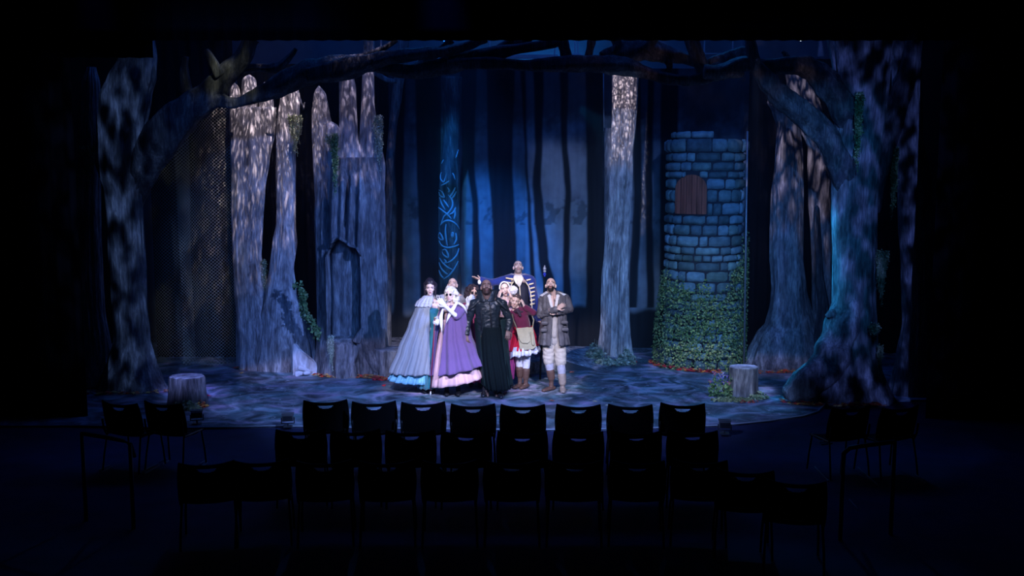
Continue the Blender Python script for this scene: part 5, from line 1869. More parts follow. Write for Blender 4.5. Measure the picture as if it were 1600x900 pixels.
# 3 --- woman in purple cape and blonde wig
s = Person('person in blonde curled wig, round sunglasses and purple cape over pink gown', 15.6, (712, 612))
s.head(703.5, 461, -.03, -14, 6, -3, PALE, (.45, .12, .15), (.45, .38, .28), mouth=.12, k=.90)
shl, shr = s.p(691, 484), s.p(723, 482)
s.torso(s.p(705, 526), s.p(706, 495), shl, shr, .86); s.neck(s.neckbase, .045)
el, wr_ = s.p(684, 499, -.03), s.p(681, 499, -.25)
er, wl = s.p(712, 493, -.22), s.p(696, 479, -.24)
s.limb([shl, el, wr_], [.042, .035, .026]); s.limb([shr, er, wl], [.042, .035, .026])
s.hand(wr_, s.p(679, 503, -.36), (-.6, -.3, .8), -1, .75, .03, .95, grip=True)
s.hand(wl, s.p(689, 471, -.26), (-.2, -1, .3), -1, .15, .06, .95)
for a in (698, 716): s.leg(s.p(a, 528), s.p(a, 566), s.p(a, 602)); s.foot(s.p(a, 602), .05)
s.body()
mb = MB(); s.limb([s.p(683, 497, -.09), wr_], [.034, .030], mb); s.hand(wr_, s.p(679, 503, -.36), (-.6, -.3, .8), -1, .75, .03, 1.08, mb, grip=True, rad=.0095); s.cloth('glove', mb, GLOVE, .006, None, sn=1)
mb = MB(); s.limb([er, wl], [.036, .029], mb); s.hand(wl, s.p(689, 471, -.26), (-.2, -1, .3), -1, .15, .06, 1.08, mb, rad=.0095); s.cloth('glove', mb, GLOVE, .006, None, sn=1)
rng = random.Random(4)
mb = MB(); mb.ell(s.L(0, -.035, .055), (.090, .10, .085), s.hR)
curls(rng, mb, s.L(.0, -.04, .05), s.hR, (.088, .10, .085), 70, .022, zmin=-.04, ymax=.088)
curls(rng, mb, s.L(.082, -.035, -.04), s.hR, (.045, .05, .09), 46, .024)
curls(rng, mb, s.L(-.078, -.03, -.03), s.hR, (.022, .04, .08), 28, .020)
for x_ in (-.05, -.02, .015, .05): mb.ell(s.L(x_, .055, .072), (.026,) * 3, n=10, m=8)
s.cloth('hair', mb, mat('blonde_wig', (.80, .74, .62), .6, bump=.4, bscale=70), .007, (.004, 40, 40, 40))
glasses(s)
s.drapery('gown', [(500, 688, 718, .11, 0), (520, 686, 722, .14, 0), (560, 678, 738, .20, 0), (584, 675, 749, .28, 0), (603, 672, 756, .35, 0)], PINKS, 12, .03, seed=2, tilt=.18)
s.drapery('cape', [(477, 696, 718, .09, 0, 232, 250), (482, 687, 727, .14, 0, 228, 252), (500, 683, 731, .19, 0, 222, 247), (530, 678, 737, .23, 0, 212, 240), (560, 675, 747, .29, 0, 208, 234), (584, 672, 756, .37, -.01, 206, 230)], PURPLE, 10, .055, seed=6, tilt=.20, top_amp=.015, step=.022)
mb = MB()
q0, q1 = s.p(722, 484, -.09), s.p(714, 494, -.16)
mb.seg(shr + Vector((0, -.02, 0)), s.p(714, 494, -.19), .070, .062, .062, .06, (1, 0, 0))
s.cloth('sleeve', mb, PURPLE, .009, (.006, 18, 18, 10))
for rb in ([(692, 482, -.20, .010), (689, 494, -.235, .028), (689, 506, -.26, .026), (690, 514, -.27, .010), (690.5, 520, -.28, .002)],
           [(714, 472, -.13, .020), (708, 482, -.18, .034), (702, 493, -.22, .026), (697, 505, -.24, .004)],
           [(715, 472, -.12, .018), (721, 476, -.13, .030), (726, 481, -.12, .022), (730, 490, -.09, .004)]):
    mb = MB(); ribbon(s, mb, rb); mb.build('lapel', WHITE, s.root)
mb = MB()
for a in (698, 716): s.foot(s.p(a, 602), .05, mb=mb, k=1.1)
s.cloth('shoes', mb, SH, .010, None)
t = thing('walking_cane', 'thin dark red cane with white tip held before the purple cape', 'cane', G(672.5, 618, SZ))
g0_ = G(672.5, 618, SZ)
hx = s.p(679.5, 497, -.35)
mb = MB(); mb.tube([g0_ + Vector((0, 0, .06)), hx], .009, 8); mb.build('shaft', mat('cane_red', (.25, .02, .05), .4), t)
mb = MB(); mb.tube([g0_ + Vector((0, 0, .0)), g0_ + Vector((.004, 0, .07))], .011, 8); mb.build('tip', WHITE, t)
mb = MB(); mb.ell(hx, (.02,) * 3); mb.build('knob', mat('gold_wire'), t)

# 4 --- curly-haired woman in magenta behind
s = Person('person in sunglasses and magenta coat, white gloved hand raised to mouth', 16.25, (742, 606))
s.head(739.5, 458, -.03, 12, 2, 4, (.55, .36, .28), (.4, .1, .12), (.03, .02, .02), mouth=.1, k=.92)
shl, shr = s.p(727, 478), s.p(757, 478)
s.torso(s.p(742, 524), s.p(742, 492), shl, shr, .86); s.neck(s.neckbase, .045)
er = s.p(722, 496, -.1); wl = s.p(731, 476, -.22)
s.limb([shl, er, wl], [.042, .036, .026]); s.hand(wl, s.p(737, 463, -.20), (-.5, -1, .2), -1, .35, .05, .95)
s.limb([shr, s.p(760, 500, .02), s.p(757, 520, -.05)], [.042, .036, .026]); s.hand(s.p(757, 520, -.05), s.p(756, 530, -.05), (0, -1, 0), -1)
for a in (736, 750): s.leg(s.p(a, 526), s.p(a, 562), s.p(a, 596)); s.foot(s.p(a, 596), .05)
s.body()
mb = MB(); s.limb([s.p(726, 487, -.17), wl], [.036, .034], mb); s.hand(wl, s.p(737, 463, -.20), (-.5, -1, .2), -1, .35, .05, 1.25, mb, rad=.011); s.cloth('glove', mb, GLOVE, .006, None, sn=1)
rng = random.Random(8); mb = MB(); mb.ell(s.L(-.005, -.04, .045), (.10, .10, .085), s.hR)
curls(rng, mb, s.L(-.01, -.04, .045), s.hR, (.105, .105, .085), 120, .020, zmin=-.05, ymax=.075)
curls(rng, mb, s.L(-.10, -.04, -.03), s.hR, (.045, .05, .06), 50, .018)
for x_ in (-.05, -.015, .02, .055): mb.ell(s.L(x_, .058, .068), (.026,) * 3, n=10, m=8)
s.cloth('hair', mb, mat('dark_curls', (.03, .02, .025), .6, bump=.8, bscale=90), .007, (.006, 50, 50, 50))
glasses(s)
MAG = mat('magenta_satin', (.55, .03, .26), .4, bump=.3, bscale=20)
MAGD = mat('rose_velvet', (.42, .07, .18), .8)
mb = MB()
mb.seg(s.p(742, 526), s.p(742, 492), .15, .12, .145, .11, (1, 0, 0)); mb.seg(s.p(742, 492), s.p(742, 484), .15, .11, .155, .10, (1, 0, 0)); mb.seg(shl, shr, .058, .064, .058, .064, (0, 0, 1))
mb.seg(shl, er, .058, .058, .05, .05, (1, 0, 0)); mb.seg(er, s.p(728, 482, -.19), .05, .05, .044, .044, (1, 0, 0)); mb.seg(shr, s.p(760, 500, .02), .058, .058, .05, .05, (1, 0, 0)); mb.seg(s.p(760, 500, .02), s.p(757, 517, -.05), .05, .05, .04, .04, (1, 0, 0))
s.cloth('coat', mb, MAGD, .010, (.006, 16, 16, 10))
mb = MB(); mb.seg(s.p(733, 478, -.14), s.p(728, 490, -.17), .010, .008, .010, .008, (1, 0, 0)); mb.build('piping', WHITE, s.root)
s.drapery('skirt', [(505, 728, 756, .15, 0), (530, 728, 758, .20, 0), (598, 722, 764, .27, 0)], MAG, 12, .05, seed=3)

mb = MB()
for a in (736, 750): s.foot(s.p(a, 596), .05, mb=mb, k=1.1)
s.cloth('shoes', mb, SH, .010, None)

# 5 --- man in black leather, front centre
s = Person('person front centre in black leather jacket with high collar and long black robe', 15.55, (765, 618))
DK = (.18, .115, .10)
s.head(760, 449.5, -.04, 4, 27, 0, DK, (.14, .06, .055), (.02, .012, .01), stubble=(.05, .028, .024), mouth=.45, k=1.06)
shl, shr = s.p(741, 474), s.p(785, 474)
s.torso(s.p(762, 524), s.p(762, 488), shl, shr, 1.12); s.neck(s.neckbase, .064)
el, wl = s.p(731.5, 501, .03), s.p(728.5, 524, -.07)
er, wr_ = s.p(796, 500, .03), s.p(793.5, 516, -.07)
s.limb([shl, el, wl], [.056, .046, .032]); s.limb([shr, er, wr_], [.056, .046, .032])
s.hand(wl, s.p(729.5, 536, -.11), (-.5, -1, .1), 1, .42, .07, 1.08); s.hand(wr_, s.p(793.5, 530, -.11), (.3, -1, .1), -1, .32, .06, 1.08)
for a in (758, 771): s.leg(s.p(a, 528), s.p(a + 1, 568), s.p(a + 3, 606, -.02)); s.foot(s.p(a + 3, 606, -.02), .1)
s.body()
mb = MB()
mb.seg(s.p(763, 516), s.p(762, 498), .185, .14, .18, .14, (1, 0, 0)); mb.seg(s.p(762, 500), s.p(762, 482), .18, .14, .205, .14, (1, 0, 0)); mb.seg(shl, shr, .07, .085, .07, .085, (0, 0, 1))
s.cloth('leather_jacket', mb, LEATHER, .009, (.008, 14, 14, 26))
for a, b, c, sg in ((shl, el, wl, -1), (shr, er, wr_, 1)):
    mb = MB(); mb.seg(a, b, .068, .068, .058, .058, (1, 0, 0)); mb.seg(b, b.lerp(c, .88), .058, .058, .047, .047, (1, 0, 0)); s.cloth('sleeve', mb, LEATHER, .008, (.010, 14, 14, 30))
    mb = MB(); mb.seg(a + Vector((-sg * .05, 0, .035)), a + Vector((sg * .05, -.01, -.06)), .05, .10, .03, .095, (0, 0, 1)); s.cloth('shoulder_guard', mb, LEATHER, .008, (.004, 14, 14, 14))
s.drapery('collar', [(454, 744, 777, .085, .02, 238, 302), (462, 746, 775, .10, .0, 248, 292), (472, 747, 774, .115, -.01, 262, 276)], LEATHER, 4, .01, seed=3, thick=.012, step=.012)
mb = MB(); mb.tube([s.p(765, 472, -.15), s.p(767, 490, -.165), s.p(768, 516, -.16)], .008, 6); mb.tube([s.p(751, 480, -.15), s.p(753, 500, -.155), s.p(752, 516, -.155)], .005, 6); mb.build('seam', mat('leather_seam', (.012, .014, .018), .5), s.root)
for pyq in (501, 508, 514):
    pass
s.drapery('robe', [(512, 750, 783, .17, 0), (530, 749, 787, .19, 0), (560, 750, 792, .23, 0), (590, 753, 797, .27, 0), (612, 757, 799, .29, 0)], BLACKC, 17, .045, seed=9, step=.03)
s.drapery('coat_tails', [(500, 741, 792, .17, .05, 232, 308), (530, 743, 794, .22, .05, 228, 312), (570, 747, 797, .27, .06, 225, 315), (606, 752, 802, .32, .06, 222, 318)], mat('dark_teal_leather', (.006, .018, .020), .5, bump=.3, bscale=20, spec=.2), 9, .04, seed=10)
mb = MB()
s.foot(s.p(781, 607, -.10), .15, mb=mb, k=1.15); s.foot(s.p(757, 607, .0), -.1, mb=mb, k=1.1)
s.cloth('shoes', mb, mat('polished_black_leather', (.02, .02, .025), .2, spec=.7), .008, None)

# 6 --- woman with headband, hands to her cheeks
s = Person('person in white headband and pale pink dress clutching both cheeks', 16.2, (790, 604))
s.head(788.5, 452, -.03, 8, 4, -10, PALE, (.50, .12, .14), (.10, .06, .05), mouth=1.0, k=.90)
shl, shr = s.p(777, 474), s.p(804, 473)
s.torso(s.p(792, 522), s.p(791, 489), shl, shr, .84); s.neck(s.neckbase, .044)
er, wr_ = s.p(809, 476, .06), s.p(798, 463, -.13); el, wl = s.p(775, 480, -.22), s.p(779.5, 466, -.17)
s.limb([shr, er, wr_], [.040, .034, .025]); s.limb([shl, el, wl], [.040, .034, .025])
s.hand(wr_, s.p(795, 449, -.13), (.8, -.7, 0), 1, .18, .05, .95); s.hand(wl, s.p(782, 452, -.12), (-.8, -.7, 0), -1, .18, .05, .95)
for a in (785, 798): s.leg(s.p(a, 524), s.p(a, 560), s.p(a, 593)); s.foot(s.p(a, 593), .05)
s.body()
mb = MB(); mb.ell(s.L(0, -.03, .055), (.082, .092, .078), s.hR); mb.ell(s.L(0, -.09, .0), (.07, .05, .09), s.hR)
s.cloth('hair', mb, mat('black_hair'), .007, (.004, 30, 30, 30))
mb = MB(); pts_ = [s.L(.090 * math.cos(a), .030 + .01 * math.sin(a), .02 + .115 * math.sin(a)) for a in [math.pi * i / 14 for i in range(15)]]
for q in range(14): mb.seg(pts_[q], pts_[q + 1], .010, .018, .010, .018, (pts_[q] - s.hc), n=8, k=1)
mb.build('headband', WHITE, s.root)
rng = random.Random(2); mb = MB(); mb.ell(s.p(802, 453.5, -.12), (.055, .055, .060)); curls(rng, mb, s.p(802, 453.5, -.12), Matrix.Identity(3), (.055, .055, .060), 60, .018)
s.cloth('ruffled_cuff', mb, mat('white_ruffle', (.78, .76, .82), .9, bump=.5, bscale=50), .008, (.008, 40, 40, 40), label='fluffy white gathered cuff')
PINKD = mat('pale_pink_satin', (.72, .46, .50), .5, bump=.3, bscale=24)
mb = MB()
mb.seg(s.p(792, 524), s.p(791, 490), .13, .11, .14, .105, (1, 0, 0)); mb.seg(shl, shr, .052, .06, .052, .06, (0, 0, 1))
for a, b, c in ((shl, el, wl), (shr, er, wr_)): mb.seg(a, b, .054, .054, .048, .048, (1, 0, 0)); mb.seg(b, b.lerp(c, .6), .048, .048, .046, .046, (1, 0, 0))
s.cloth('bodice', mb, PINKD, .009, (.006, 20, 20, 12))
s.drapery('skirt', [(505, 780, 802, .14, 0), (530, 778, 806, .19, 0), (565, 776, 806, .23, 0), (596, 779, 803, .24, 0)], mat('rose_satin', (.45, .06, .22), .45, bump=.3, bscale=18), 12, .06, seed=4)

mb = MB()
for a in (785, 798): s.foot(s.p(a, 593), .05, mb=mb, k=1.1)
s.cloth('shoes', mb, SH, .010, None)

# 7 --- tall man in blue frogged coat
s = Person('person at the back in royal blue gold-frogged coat, one arm outstretched', 17.0, (812, 585), z0=PZ, k=1)
s.head(809.5, 418.5, -.04, 4, 32, 0, (.74, .53, .46), (.45, .2, .19), (.08, .06, .05), stubble=(.32, .24, .22), mouth=.4, k=1.02)
shl, shr = s.p(790, 437), s.p(829, 437)
s.torso(s.p(811, 500), s.p(810, 462), shl, shr, 1.1); s.neck(s.neckbase, .06)
el, wl = s.p(768, 442, -.12), s.p(750, 436.5, -.30)
s.limb([shl, el, wl], [.056, .046, .030]); s.hand(wl, s.p(735, 432, -.40), (-.1, -.35, -1), 1, .06, .10, 1.05)
er, wr_ = s.p(838, 478, .0), s.p(843, 502, -.18)
s.limb([shr, er, wr_], [.056, .046, .032]); s.hand(wr_, s.p(848, 503, -.26), (0, -1, .4), 1, .8, .03, 1.05, grip=True)
for a in (802, 820): s.leg(s.p(a, 506), s.p(a, 540), s.p(a, 566)); s.foot(s.p(a, 566), .05)
s.body()
BLUEC = mat('royal_blue_wool', (.011, .030, .20), .85, sheen=.2)
VEST = mat('black_waistcoat', (.012, .014, .03), .7)
GOLD = mat('gold_braid', (.72, .62, .42), .6)
mb = MB(); mb.seg(s.p(811, 502), s.p(811, 462), .165, .135, .165, .135, (1, 0, 0)); mb.seg(s.p(811, 465), s.p(811, 452), .165, .13, .17, .12, (1, 0, 0)); s.cloth('waistcoat', mb, VEST, .009, (.004, 16, 16, 10))
s.drapery('coat', [(428, 799, 820, .09, 0.03, 250, 290), (432, 788, 831, .13, 0.01, 250, 290), (437, 783, 837, .16, 0, 244, 296), (452, 788, 838, .19, 0, 236, 300), (480, 789, 839, .20, 0, 240, 308), (510, 788, 842, .22, 0, 238, 310), (560, 784, 846, .28, 0, 232, 312)], BLUEC, 8, .02, seed=2, thick=.012, top_amp=.004)
mb = MB(); mb.seg(shl, el, .072, .072, .060, .060, (1, 0, 0)); mb.seg(el, el.lerp(wl, .92), .060, .060, .050, .050, (1, 0, 0)); s.cloth('sleeve', mb, BLUEC, .009, (.007, 18, 18, 18))
mb = MB(); mb.seg(shr, er, .072, .072, .060, .060, (1, 0, 0)); mb.seg(er, er.lerp(wr_, .9), .060, .060, .050, .050, (1, 0, 0)); s.cloth('sleeve', mb, BLUEC, .009, (.007, 18, 18, 18))
mb = MB(); mb.ell(wl.lerp(el, .06), (.035, .04, .045)); mb.ell(wl + Vector((-.01, -.02, -.045)), (.028, .02, .04)); s.cloth('lace_cuff', mb, WHITE, .007, (.008, 40, 40, 40))
for k_, rb in enumerate(([(809.5, 429.5, -.13, .055), (810, 434, -.175, .085), (810.5, 440, -.20, .060), (811.5, 448, -.205, .012)],
           [(806, 430, -.14, .030), (805, 436, -.195, .030), (807.5, 444, -.215, .014)], [(813, 430, -.14, .030), (815, 436, -.195, .030), (813, 443, -.215, .014)],
           [(809.5, 430, -.15, .022), (810, 437, -.215, .026), (811, 446, -.225, .012)])):
    mb = MB(); ribbon(s, mb, rb, .05); o = mb.build('cravat', mat('cream_silk', (.70, .66, .60), .7, bump=.3, bscale=30), s.root)
    bv = o.modifiers.new('b', 'BEVEL'); bv.width = .006; bv.segments = 2
mb = MB(); mb.tube([s.p(812, 447, -.165), s.p(813, 466, -.175), s.p(813, 498, -.16)], .008, 6); mb.build('waistcoat_edging', GOLD, s.root)
for px_, pts_ in ((0, [(802, 440), (798, 447), (796, 458), (795, 475), (795, 500)]), (1, [(821, 440), (826, 447), (829, 458), (831, 475), (832, 500)])):
    mb = MB(); mb.tube([s.p(a, b, -.155 - .02 * (i > 0)) for i, (a, b) in enumerate(pts_)], .009, 6); mb.build('braid', GOLD, s.root)
    for i in range(7):
        y_ = 437 + i * 6.3 + (2 if px_ else 0)
        xa = [(801, 791), (799, 790), (797, 789)][min(i, 2)] if px_ == 0 else [(823, 829), (827, 833), (829, 835)][min(i, 2)]
        if px_ == 0 and i > 2: continue
        mb = MB(); mb.seg(s.p(xa[0], y_ - 1, -.195), s.p(xa[1], y_ - 2.6, -.165), .013, .005, .011, .005, (0, 0, 1)); mb.build('frogging', GOLD, s.root)
mb = MB()
for a in (802, 820): mb.seg(s.p(a, 506), s.p(a, 566), .10, .10, .06, .06, (1, 0, 0))
s.cloth('trousers', mb, mat('navy_cloth', (.012, .025, .10), .85), .012)
mb = MB()
for a in (802, 820): s.foot(s.p(a, 566), .05, mb=mb, k=1.15)
s.cloth('shoes', mb, BLACKC, .009, None)
t = thing('staff', 'tall slim staff with silver and blue finial standing behind the grey shearling-collared coat', 'staff', T(844, 583, 16.75))
b0, b1 = P(844, 586, 16.75), P(850.8, 432, 16.75)
b0.z = SZ
mb = MB(); mb.tube([b0, b0.lerp(b1, .5)], .016, 8); mb.tube([b0.lerp(b1, .5), b1], .011, 8); mb.build('shaft', BLACKC, t)
mb = MB()
for py_, r_ in ((431, .014), (428.5, .026), (426, .014)): mb.ell(P(850.9, py_, 16.75), (r_, r_, .022), n=12, m=8)
mb.build('blue_collar', mat('blue_enamel', (.03, .05, .5), .3), t)
mb = MB(); mb.ell(P(851, 424, 16.75), (.024, .024, .02)); mb.ell(P(851, 420, 16.75), (.026, .026, .034)); mb.tube([P(851, 418, 16.75), P(851.2, 414.5, 16.75)], [.018, .008]); mb.build('finial', mat('silver', (.75, .78, .85), .3, metal=.6), t)

# 8 --- girl with the satchel
s = Person('person in maroon jumper, red skirt and white stockings, hand at ear', 16.15, (815, 606))
s.head(805, 471, -.05, -6, -2, 14, FAIR, (.40, .14, .14), (.09, .05, .04), mouth=.15, k=.92)
shl, shr = s.p(800, 490), s.p(824, 486)
s.torso(s.p(818, 530), s.p(813, 502), shl, shr, .86); s.neck((shl + shr) / 2 + Vector((-.01, .01, .03)), .045)
er, wr_ = s.p(834, 489, -.07), s.p(819.5, 479, -.08); el, wl = s.p(797, 508, -.02), s.p(794, 528, -.10)
s.limb([shr, er, wr_], [.042, .036, .025]); s.limb([shl, el, wl], [.042, .036, .025])
s.hand(wr_, s.p(814.5, 466, -.04), (.9, -.5, 0), 1, .2, .05, .95); s.hand(wl, s.p(793.5, 539, -.12), (-.4, -1, 0), 1, .35, .06, .95)
lh, lk, la = s.p(813, 533), s.p(811, 560, -.04), s.p(812.5, 586, -.02)
rh, rk, ra = s.p(824, 533), s.p(823, 562, -.06), s.p(821.5, 589, -.06)
s.leg(lh, lk, la); s.leg(rh, rk, ra); s.foot(la, -.6); s.foot(ra, -.5)
s.body()
WOOLW = mat('white_stocking', (.66, .66, .74), .85)
for h_, k_, a_ in ((lh, lk, la), (rh, rk, ra)):
    mb = MB(); s.leg(h_, k_, k_.lerp(a_, .78), (.086, .062, .060, .046), mb); s.cloth('stocking', mb, WOOLW, .009, (.004, 20, 20, 8))
    mb = MB(); mb.seg(k_.lerp(a_, .62), a_, .064, .064, .054, .056, (1, 0, 0)); s.foot(a_, -.6 if a_ is la else -.5, mb=mb, k=1.2, L_=.16); s.cloth('boot', mb, BROWNL, .008, (.004, 30, 30, 30))
mb = MB(); mb.ell(s.L(0, -.045, .045), (.084, .085, .085), s.hR); mb.ell(s.L(0, .022, .088), (.068, .05, .022), s.hR)
mb.tube([s.L(.078, -.04, 0), s.L(.084, -.04, -.07), s.L(.07, -.01, -.14), s.L(.05, .03, -.20)], [.026, .022, .018, .012], 8)
mb.tube([s.L(-.078, -.03, 0), s.L(-.084, -.02, -.07), s.L(-.08, .0, -.13)], [.028, .026, .012], 8)
mb.ell(s.L(.10, -.06, -.07), (.035, .04, .04))
s.cloth('hair', mb, mat('brown_hair', (.09, .06, .06), .5, bump=.5, bscale=60), .007, (.006, 30, 30, 30))
MAR = mat('maroon_knit', (.12, .010, .045), .9, bump=.4, bscale=120, sheen=.3)
mb = MB(); mb.seg(s.p(816, 514), s.p(813, 500), .14, .11, .145, .115, (1, 0, 0)); mb.seg(shl, shr, .060, .07, .060, .07, (0, 0, 1)); mb.seg(s.p(813, 500), (shl + shr) / 2, .145, .11, .12, .09, (1, 0, 0))
s.cloth('jumper', mb, MAR, .009, (.007, 16, 16, 12))
mb = MB(); mb.seg(shr, er, .060, .060, .052, .052, (0, 0, 1)); mb.seg(er, er.lerp(wr_, .85), .052, .052, .044, .044, (0, 0, 1)); s.cloth('sleeve', mb, MAR, .008, (.007, 18, 18, 18))
mb = MB(); mb.seg(shl, el, .060, .060, .054, .054, (1, 0, 0)); mb.seg(el, el.lerp(wl, .95), .054, .054, .062, .062, (1, 0, 0)); s.cloth('sleeve', mb, MAR, .008, (.007, 18, 18, 18))
s.drapery('skirt', [(512, 801, 833, .14, 0), (530, 793, 838, .19, 0), (549, 786, 842, .24, 0)], mat('scarlet_cloth', (.70, .01, .05), .7), 12, .05, seed=2, tilt=.08)
s.drapery('petticoat_frill', [(543, 791, 841, .235, 0), (550, 788, 843, .26, 0), (557, 787, 844, .28, 0)], mat('white_frill', (.72, .74, .86), .8), 12, .075, seed=2, tilt=.16, ruff=.022, thick=.01, top_amp=.05)
mb = MB(); mb.ell((shl + shr) / 2 + Vector((-.02, -.05, .02)), (.08, .06, .032)); mb.seg(s.p(808, 484, -.13), s.p(813, 493, -.15), .03, .02, .02, .015, (1, 0, 0)); s.cloth('scarf', mb, mat('dark_knit_scarf', (.05, .03, .05), .9, bump=.5, bscale=80), .007, (.008, 40, 40, 40))
t = thing('satchel', 'khaki canvas satchel hanging at the hip over the red skirt', 'bag', s.p(822, 548, -.2))
KH = mat('khaki_canvas', (.46, .43, .30), .85, bump=.3, bscale=60, var=.12, vscale=9)
mb = MB()
oc = [(807, 514), (833, 511), (838, 543), (832, 546), (817, 547.5), (812, 545)]
f_ = [s.p(a, b, -.27) for a, b in oc]; bk2 = [s.p(a, b, -.19) for a, b in oc]
mb.add(f_ + bk2, [(0, 1, 2, 3, 4, 5), (11, 10, 9, 8, 7, 6)] + [(i, i + 6, (i + 1) % 6 + 6, (i + 1) % 6) for i in range(6)])
o = mb.build('bag_body', KH, t, smooth=False); bv = o.modifiers.new('b', 'BEVEL'); bv.width = .014; bv.segments = 3
mb = MB(); fl = [(806, 513), (826, 511), (829, 533), (824, 537), (815, 536), (811, 530)]
f_ = [s.p(a, b, -.295) for a, b in fl]; bk2 = [s.p(a, b, -.272) for a, b in fl]
mb.add(f_ + bk2, [(0, 1, 2, 3, 4, 5), (11, 10, 9, 8, 7, 6)] + [(i, i + 6, (i + 1) % 6 + 6, (i + 1) % 6) for i in range(6)])
o = mb.build('flap', KH, t, smooth=False); bv = o.modifiers.new('b', 'BEVEL'); bv.width = .008; bv.segments = 3
mb = MB(); mb.seg(s.p(831, 519, -.285), s.p(833, 538, -.285), .022, .016, .022, .016, (1, 0, 0)); mb.build('side_pocket', KH, t)
mb = MB(); mb.tube([s.p(808, 514, -.24), s.p(802, 500, -.14), s.p(800, 488, -.04), s.p(810, 482, .08)], .010, 6); mb.tube([s.p(832, 512, -.24), s.p(834, 500, -.14), s.p(828, 486, .0)], .010, 6); mb.build('strap', mat('strap_webbing', (.30, .27, .18), .9), t)

# 9 --- hunter with crossed arms
s = Person('person at right of the group, arms crossed, in grey shearling-collared coat', 15.95, (868, 610))
s.head(860.5, 446.5, -.05, -4, 33, 0, (.66, .45, .37), (.45, .20, .18), (.05, .035, .03), beard=(.025, .018, .018), mouth=.55, k=1.02)
shl, shr = s.p(848, 468), s.p(884, 466)
s.torso(s.p(866, 522), s.p(865, 482), shl, shr, 1.0); s.neck(s.neckbase, .056)
el, wl = s.p(845, 492, -.04), s.p(870, 483, -.29); er, wr_ = s.p(891, 483, -.03), s.p(871, 489, -.22)
s.limb([shl, el, wl], [.050, .042, .028]); s.limb([shr, er, wr_], [.050, .042, .028])
s.hand(wl, s.p(881, 475, -.30), (-.3, -.9, .5), 1, .10, .07, 1.0)
s.hand(wr_, s.p(860, 482, -.26), (.2, -1, .3), -1, .30, .05, 1.0)
lh, lk, la = s.p(858, 528), s.p(857, 562, -.03), s.p(861.5, 590, -.05)
rh, rk, ra = s.p(875, 528), s.p(876, 564, -.06), s.p(879, 598, -.10)
s.leg(lh, lk, la, (.09, .06, .058, .04)); s.leg(rh, rk, ra, (.09, .06, .058, .04)); s.foot(la, -.9); s.foot(ra, .0)
s.body()
CREAM = mat('cream_breeches', (.58, .52, .44), .85, bump=.3, bscale=30)
SOCK = mat('grey_sock', (.42, .42, .50), .9, bump=.3, bscale=80)
COAT = mat('weathered_leather', (.115, .11, .12), .55, bump=.5, bscale=24, var=.3, vscale=12, spec=.4)
for h_, k_, a_, dx in ((lh, lk, la, -.9), (rh, rk, ra, .0)):
    mb = MB(); mb.seg(h_, k_.lerp(h_, .1), .105, .105, .092, .092, (1, 0, 0)); mb.seg(k_.lerp(h_, .12), k_.lerp(a_, .05), .092, .092, .088, .088, (1, 0, 0)); s.cloth('breeches_leg', mb, CREAM, .009, (.012, 12, 12, 20))
    mb = MB(); mb.seg(k_, k_.lerp(a_, .4), .066, .068, .068, .070, (1, 0, 0)); mb.seg(k_.lerp(a_, .4), k_.lerp(a_, .8), .068, .07, .050, .050, (1, 0, 0)); s.cloth('sock', mb, SOCK, .009, (.004, 30, 30, 30))
    mb = MB(); mb.seg(k_.lerp(a_, .66), a_, .068, .068, .058, .060, (1, 0, 0)); s.foot(a_, dx, mb=mb, k=1.25, L_=.19); s.cloth('boot', mb, TAN if dx == 0 else BROWNL, .008, (.004, 30, 30, 30), label='pale toed boot' if dx == 0 else None)
mb = MB(); mb.seg(s.p(866, 530), s.p(865, 484), .15, .115, .14, .125, (1, 0, 0)); mb.seg(s.p(866, 524, -.09), s.p(866, 490, -.09), .05, .05, .05, .05, (1, 0, 0)); s.cloth('shirt', mb, mat('cream_shirt', (.50, .46, .42), .9, bump=.4, bscale=40), .009, (.008, 20, 20, 12))
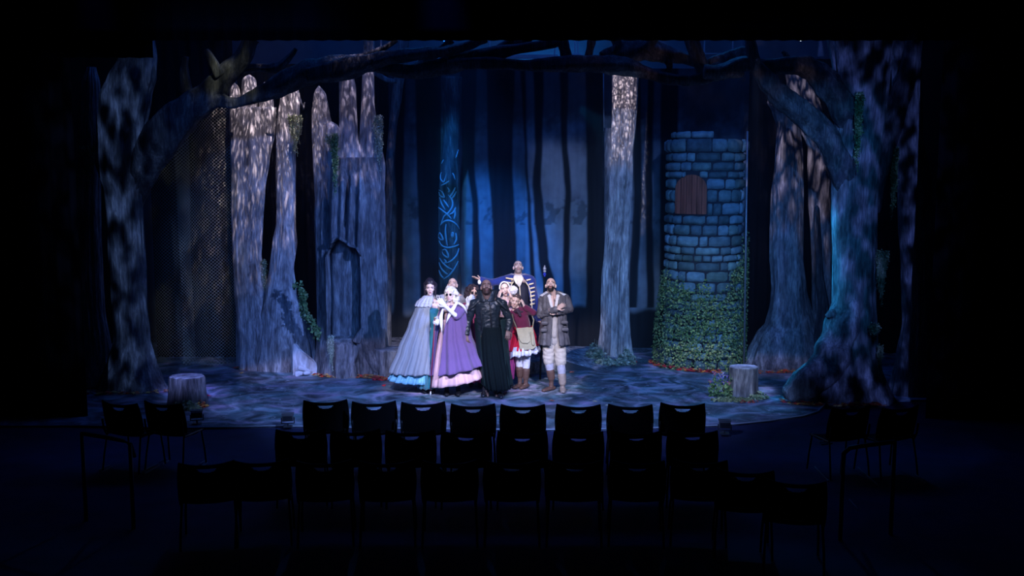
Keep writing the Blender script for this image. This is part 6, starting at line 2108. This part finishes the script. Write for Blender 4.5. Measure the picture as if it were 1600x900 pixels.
s.drapery('coat', [(456, 853, 877, .09, .02, 256, 284), (460, 847, 882, .12, .01, 256, 284), (464, 843.5, 886, .15, 0, 256, 284), (480, 843, 887, .17, 0, 256, 292), (500, 846, 886, .165, 0, 258, 284), (520, 843, 888, .19, 0, 256, 284), (541, 841, 891, .22, 0, 254, 286)], COAT, 9, .03, seed=5, thick=.014, step=.02, top_amp=.008)
mb = MB(); mb.seg(shl, el, .070, .070, .064, .064, (1, 0, 0)); mb.seg(el, el.lerp(wl, .92), .064, .064, .052, .052, (0, 0, 1)); s.cloth('sleeve', mb, COAT, .008, (.010, 22, 22, 22))
mb = MB(); mb.seg(shr, er, .068, .068, .058, .058, (1, 0, 0)); mb.seg(er, er.lerp(wr_, .9), .058, .058, .046, .046, (0, 0, 1)); s.cloth('sleeve', mb, COAT, .008, (.010, 22, 22, 22))
mb = MB()
for pts_ in ([(854, 455), (843, 461.5), (850, 465), (860, 463.5), (858, 458)], [(872, 455), (885, 459.5), (878, 464.5), (869, 464), (869, 458)]):
    f_ = [s.p(a, b, -.10 + .012 * i) for i, (a, b) in enumerate(pts_)]; b_ = [q + Vector((0, .05, -.01)) for q in f_]
    mb.add(f_ + b_, [(0, 1, 2, 3, 4), (9, 8, 7, 6, 5)] + [(i, i + 5, (i + 1) % 5 + 5, (i + 1) % 5) for i in range(5)])
for x0_, x1_ in ((858, 862.5), (872, 868)): mb.seg(s.p(x0_, 462, -.14), s.p(x1_, 481, -.19), .030, .014, .020, .014, (1, 0, 0))
s.cloth('shearling_collar', mb, mat('white_fleece', (.82, .80, .80), 1, bump=.8, bscale=120), .007, (.006, 60, 60, 60))
mb = MB(); mb.seg(s.p(862, 464, -.12), s.p(864, 478, -.165), .03, .02, .02, .015, (1, 0, 0)); mb.build('open_neck', mat('tanned_skin', (.62, .42, .35), .5), s.root)
for x0_, y0_ in ((851, 505), (882, 504), (850, 516), (883, 515)):
    mb = MB(); mb.seg(s.p(x0_ - 3.5, y0_, -.175), s.p(x0_ + 3.5, y0_, -.175), .028, .014, .028, .014, (0, 0, 1)); mb.build('pocket_flap', COAT, s.root)

bpy.data.scenes.remove(WORK)
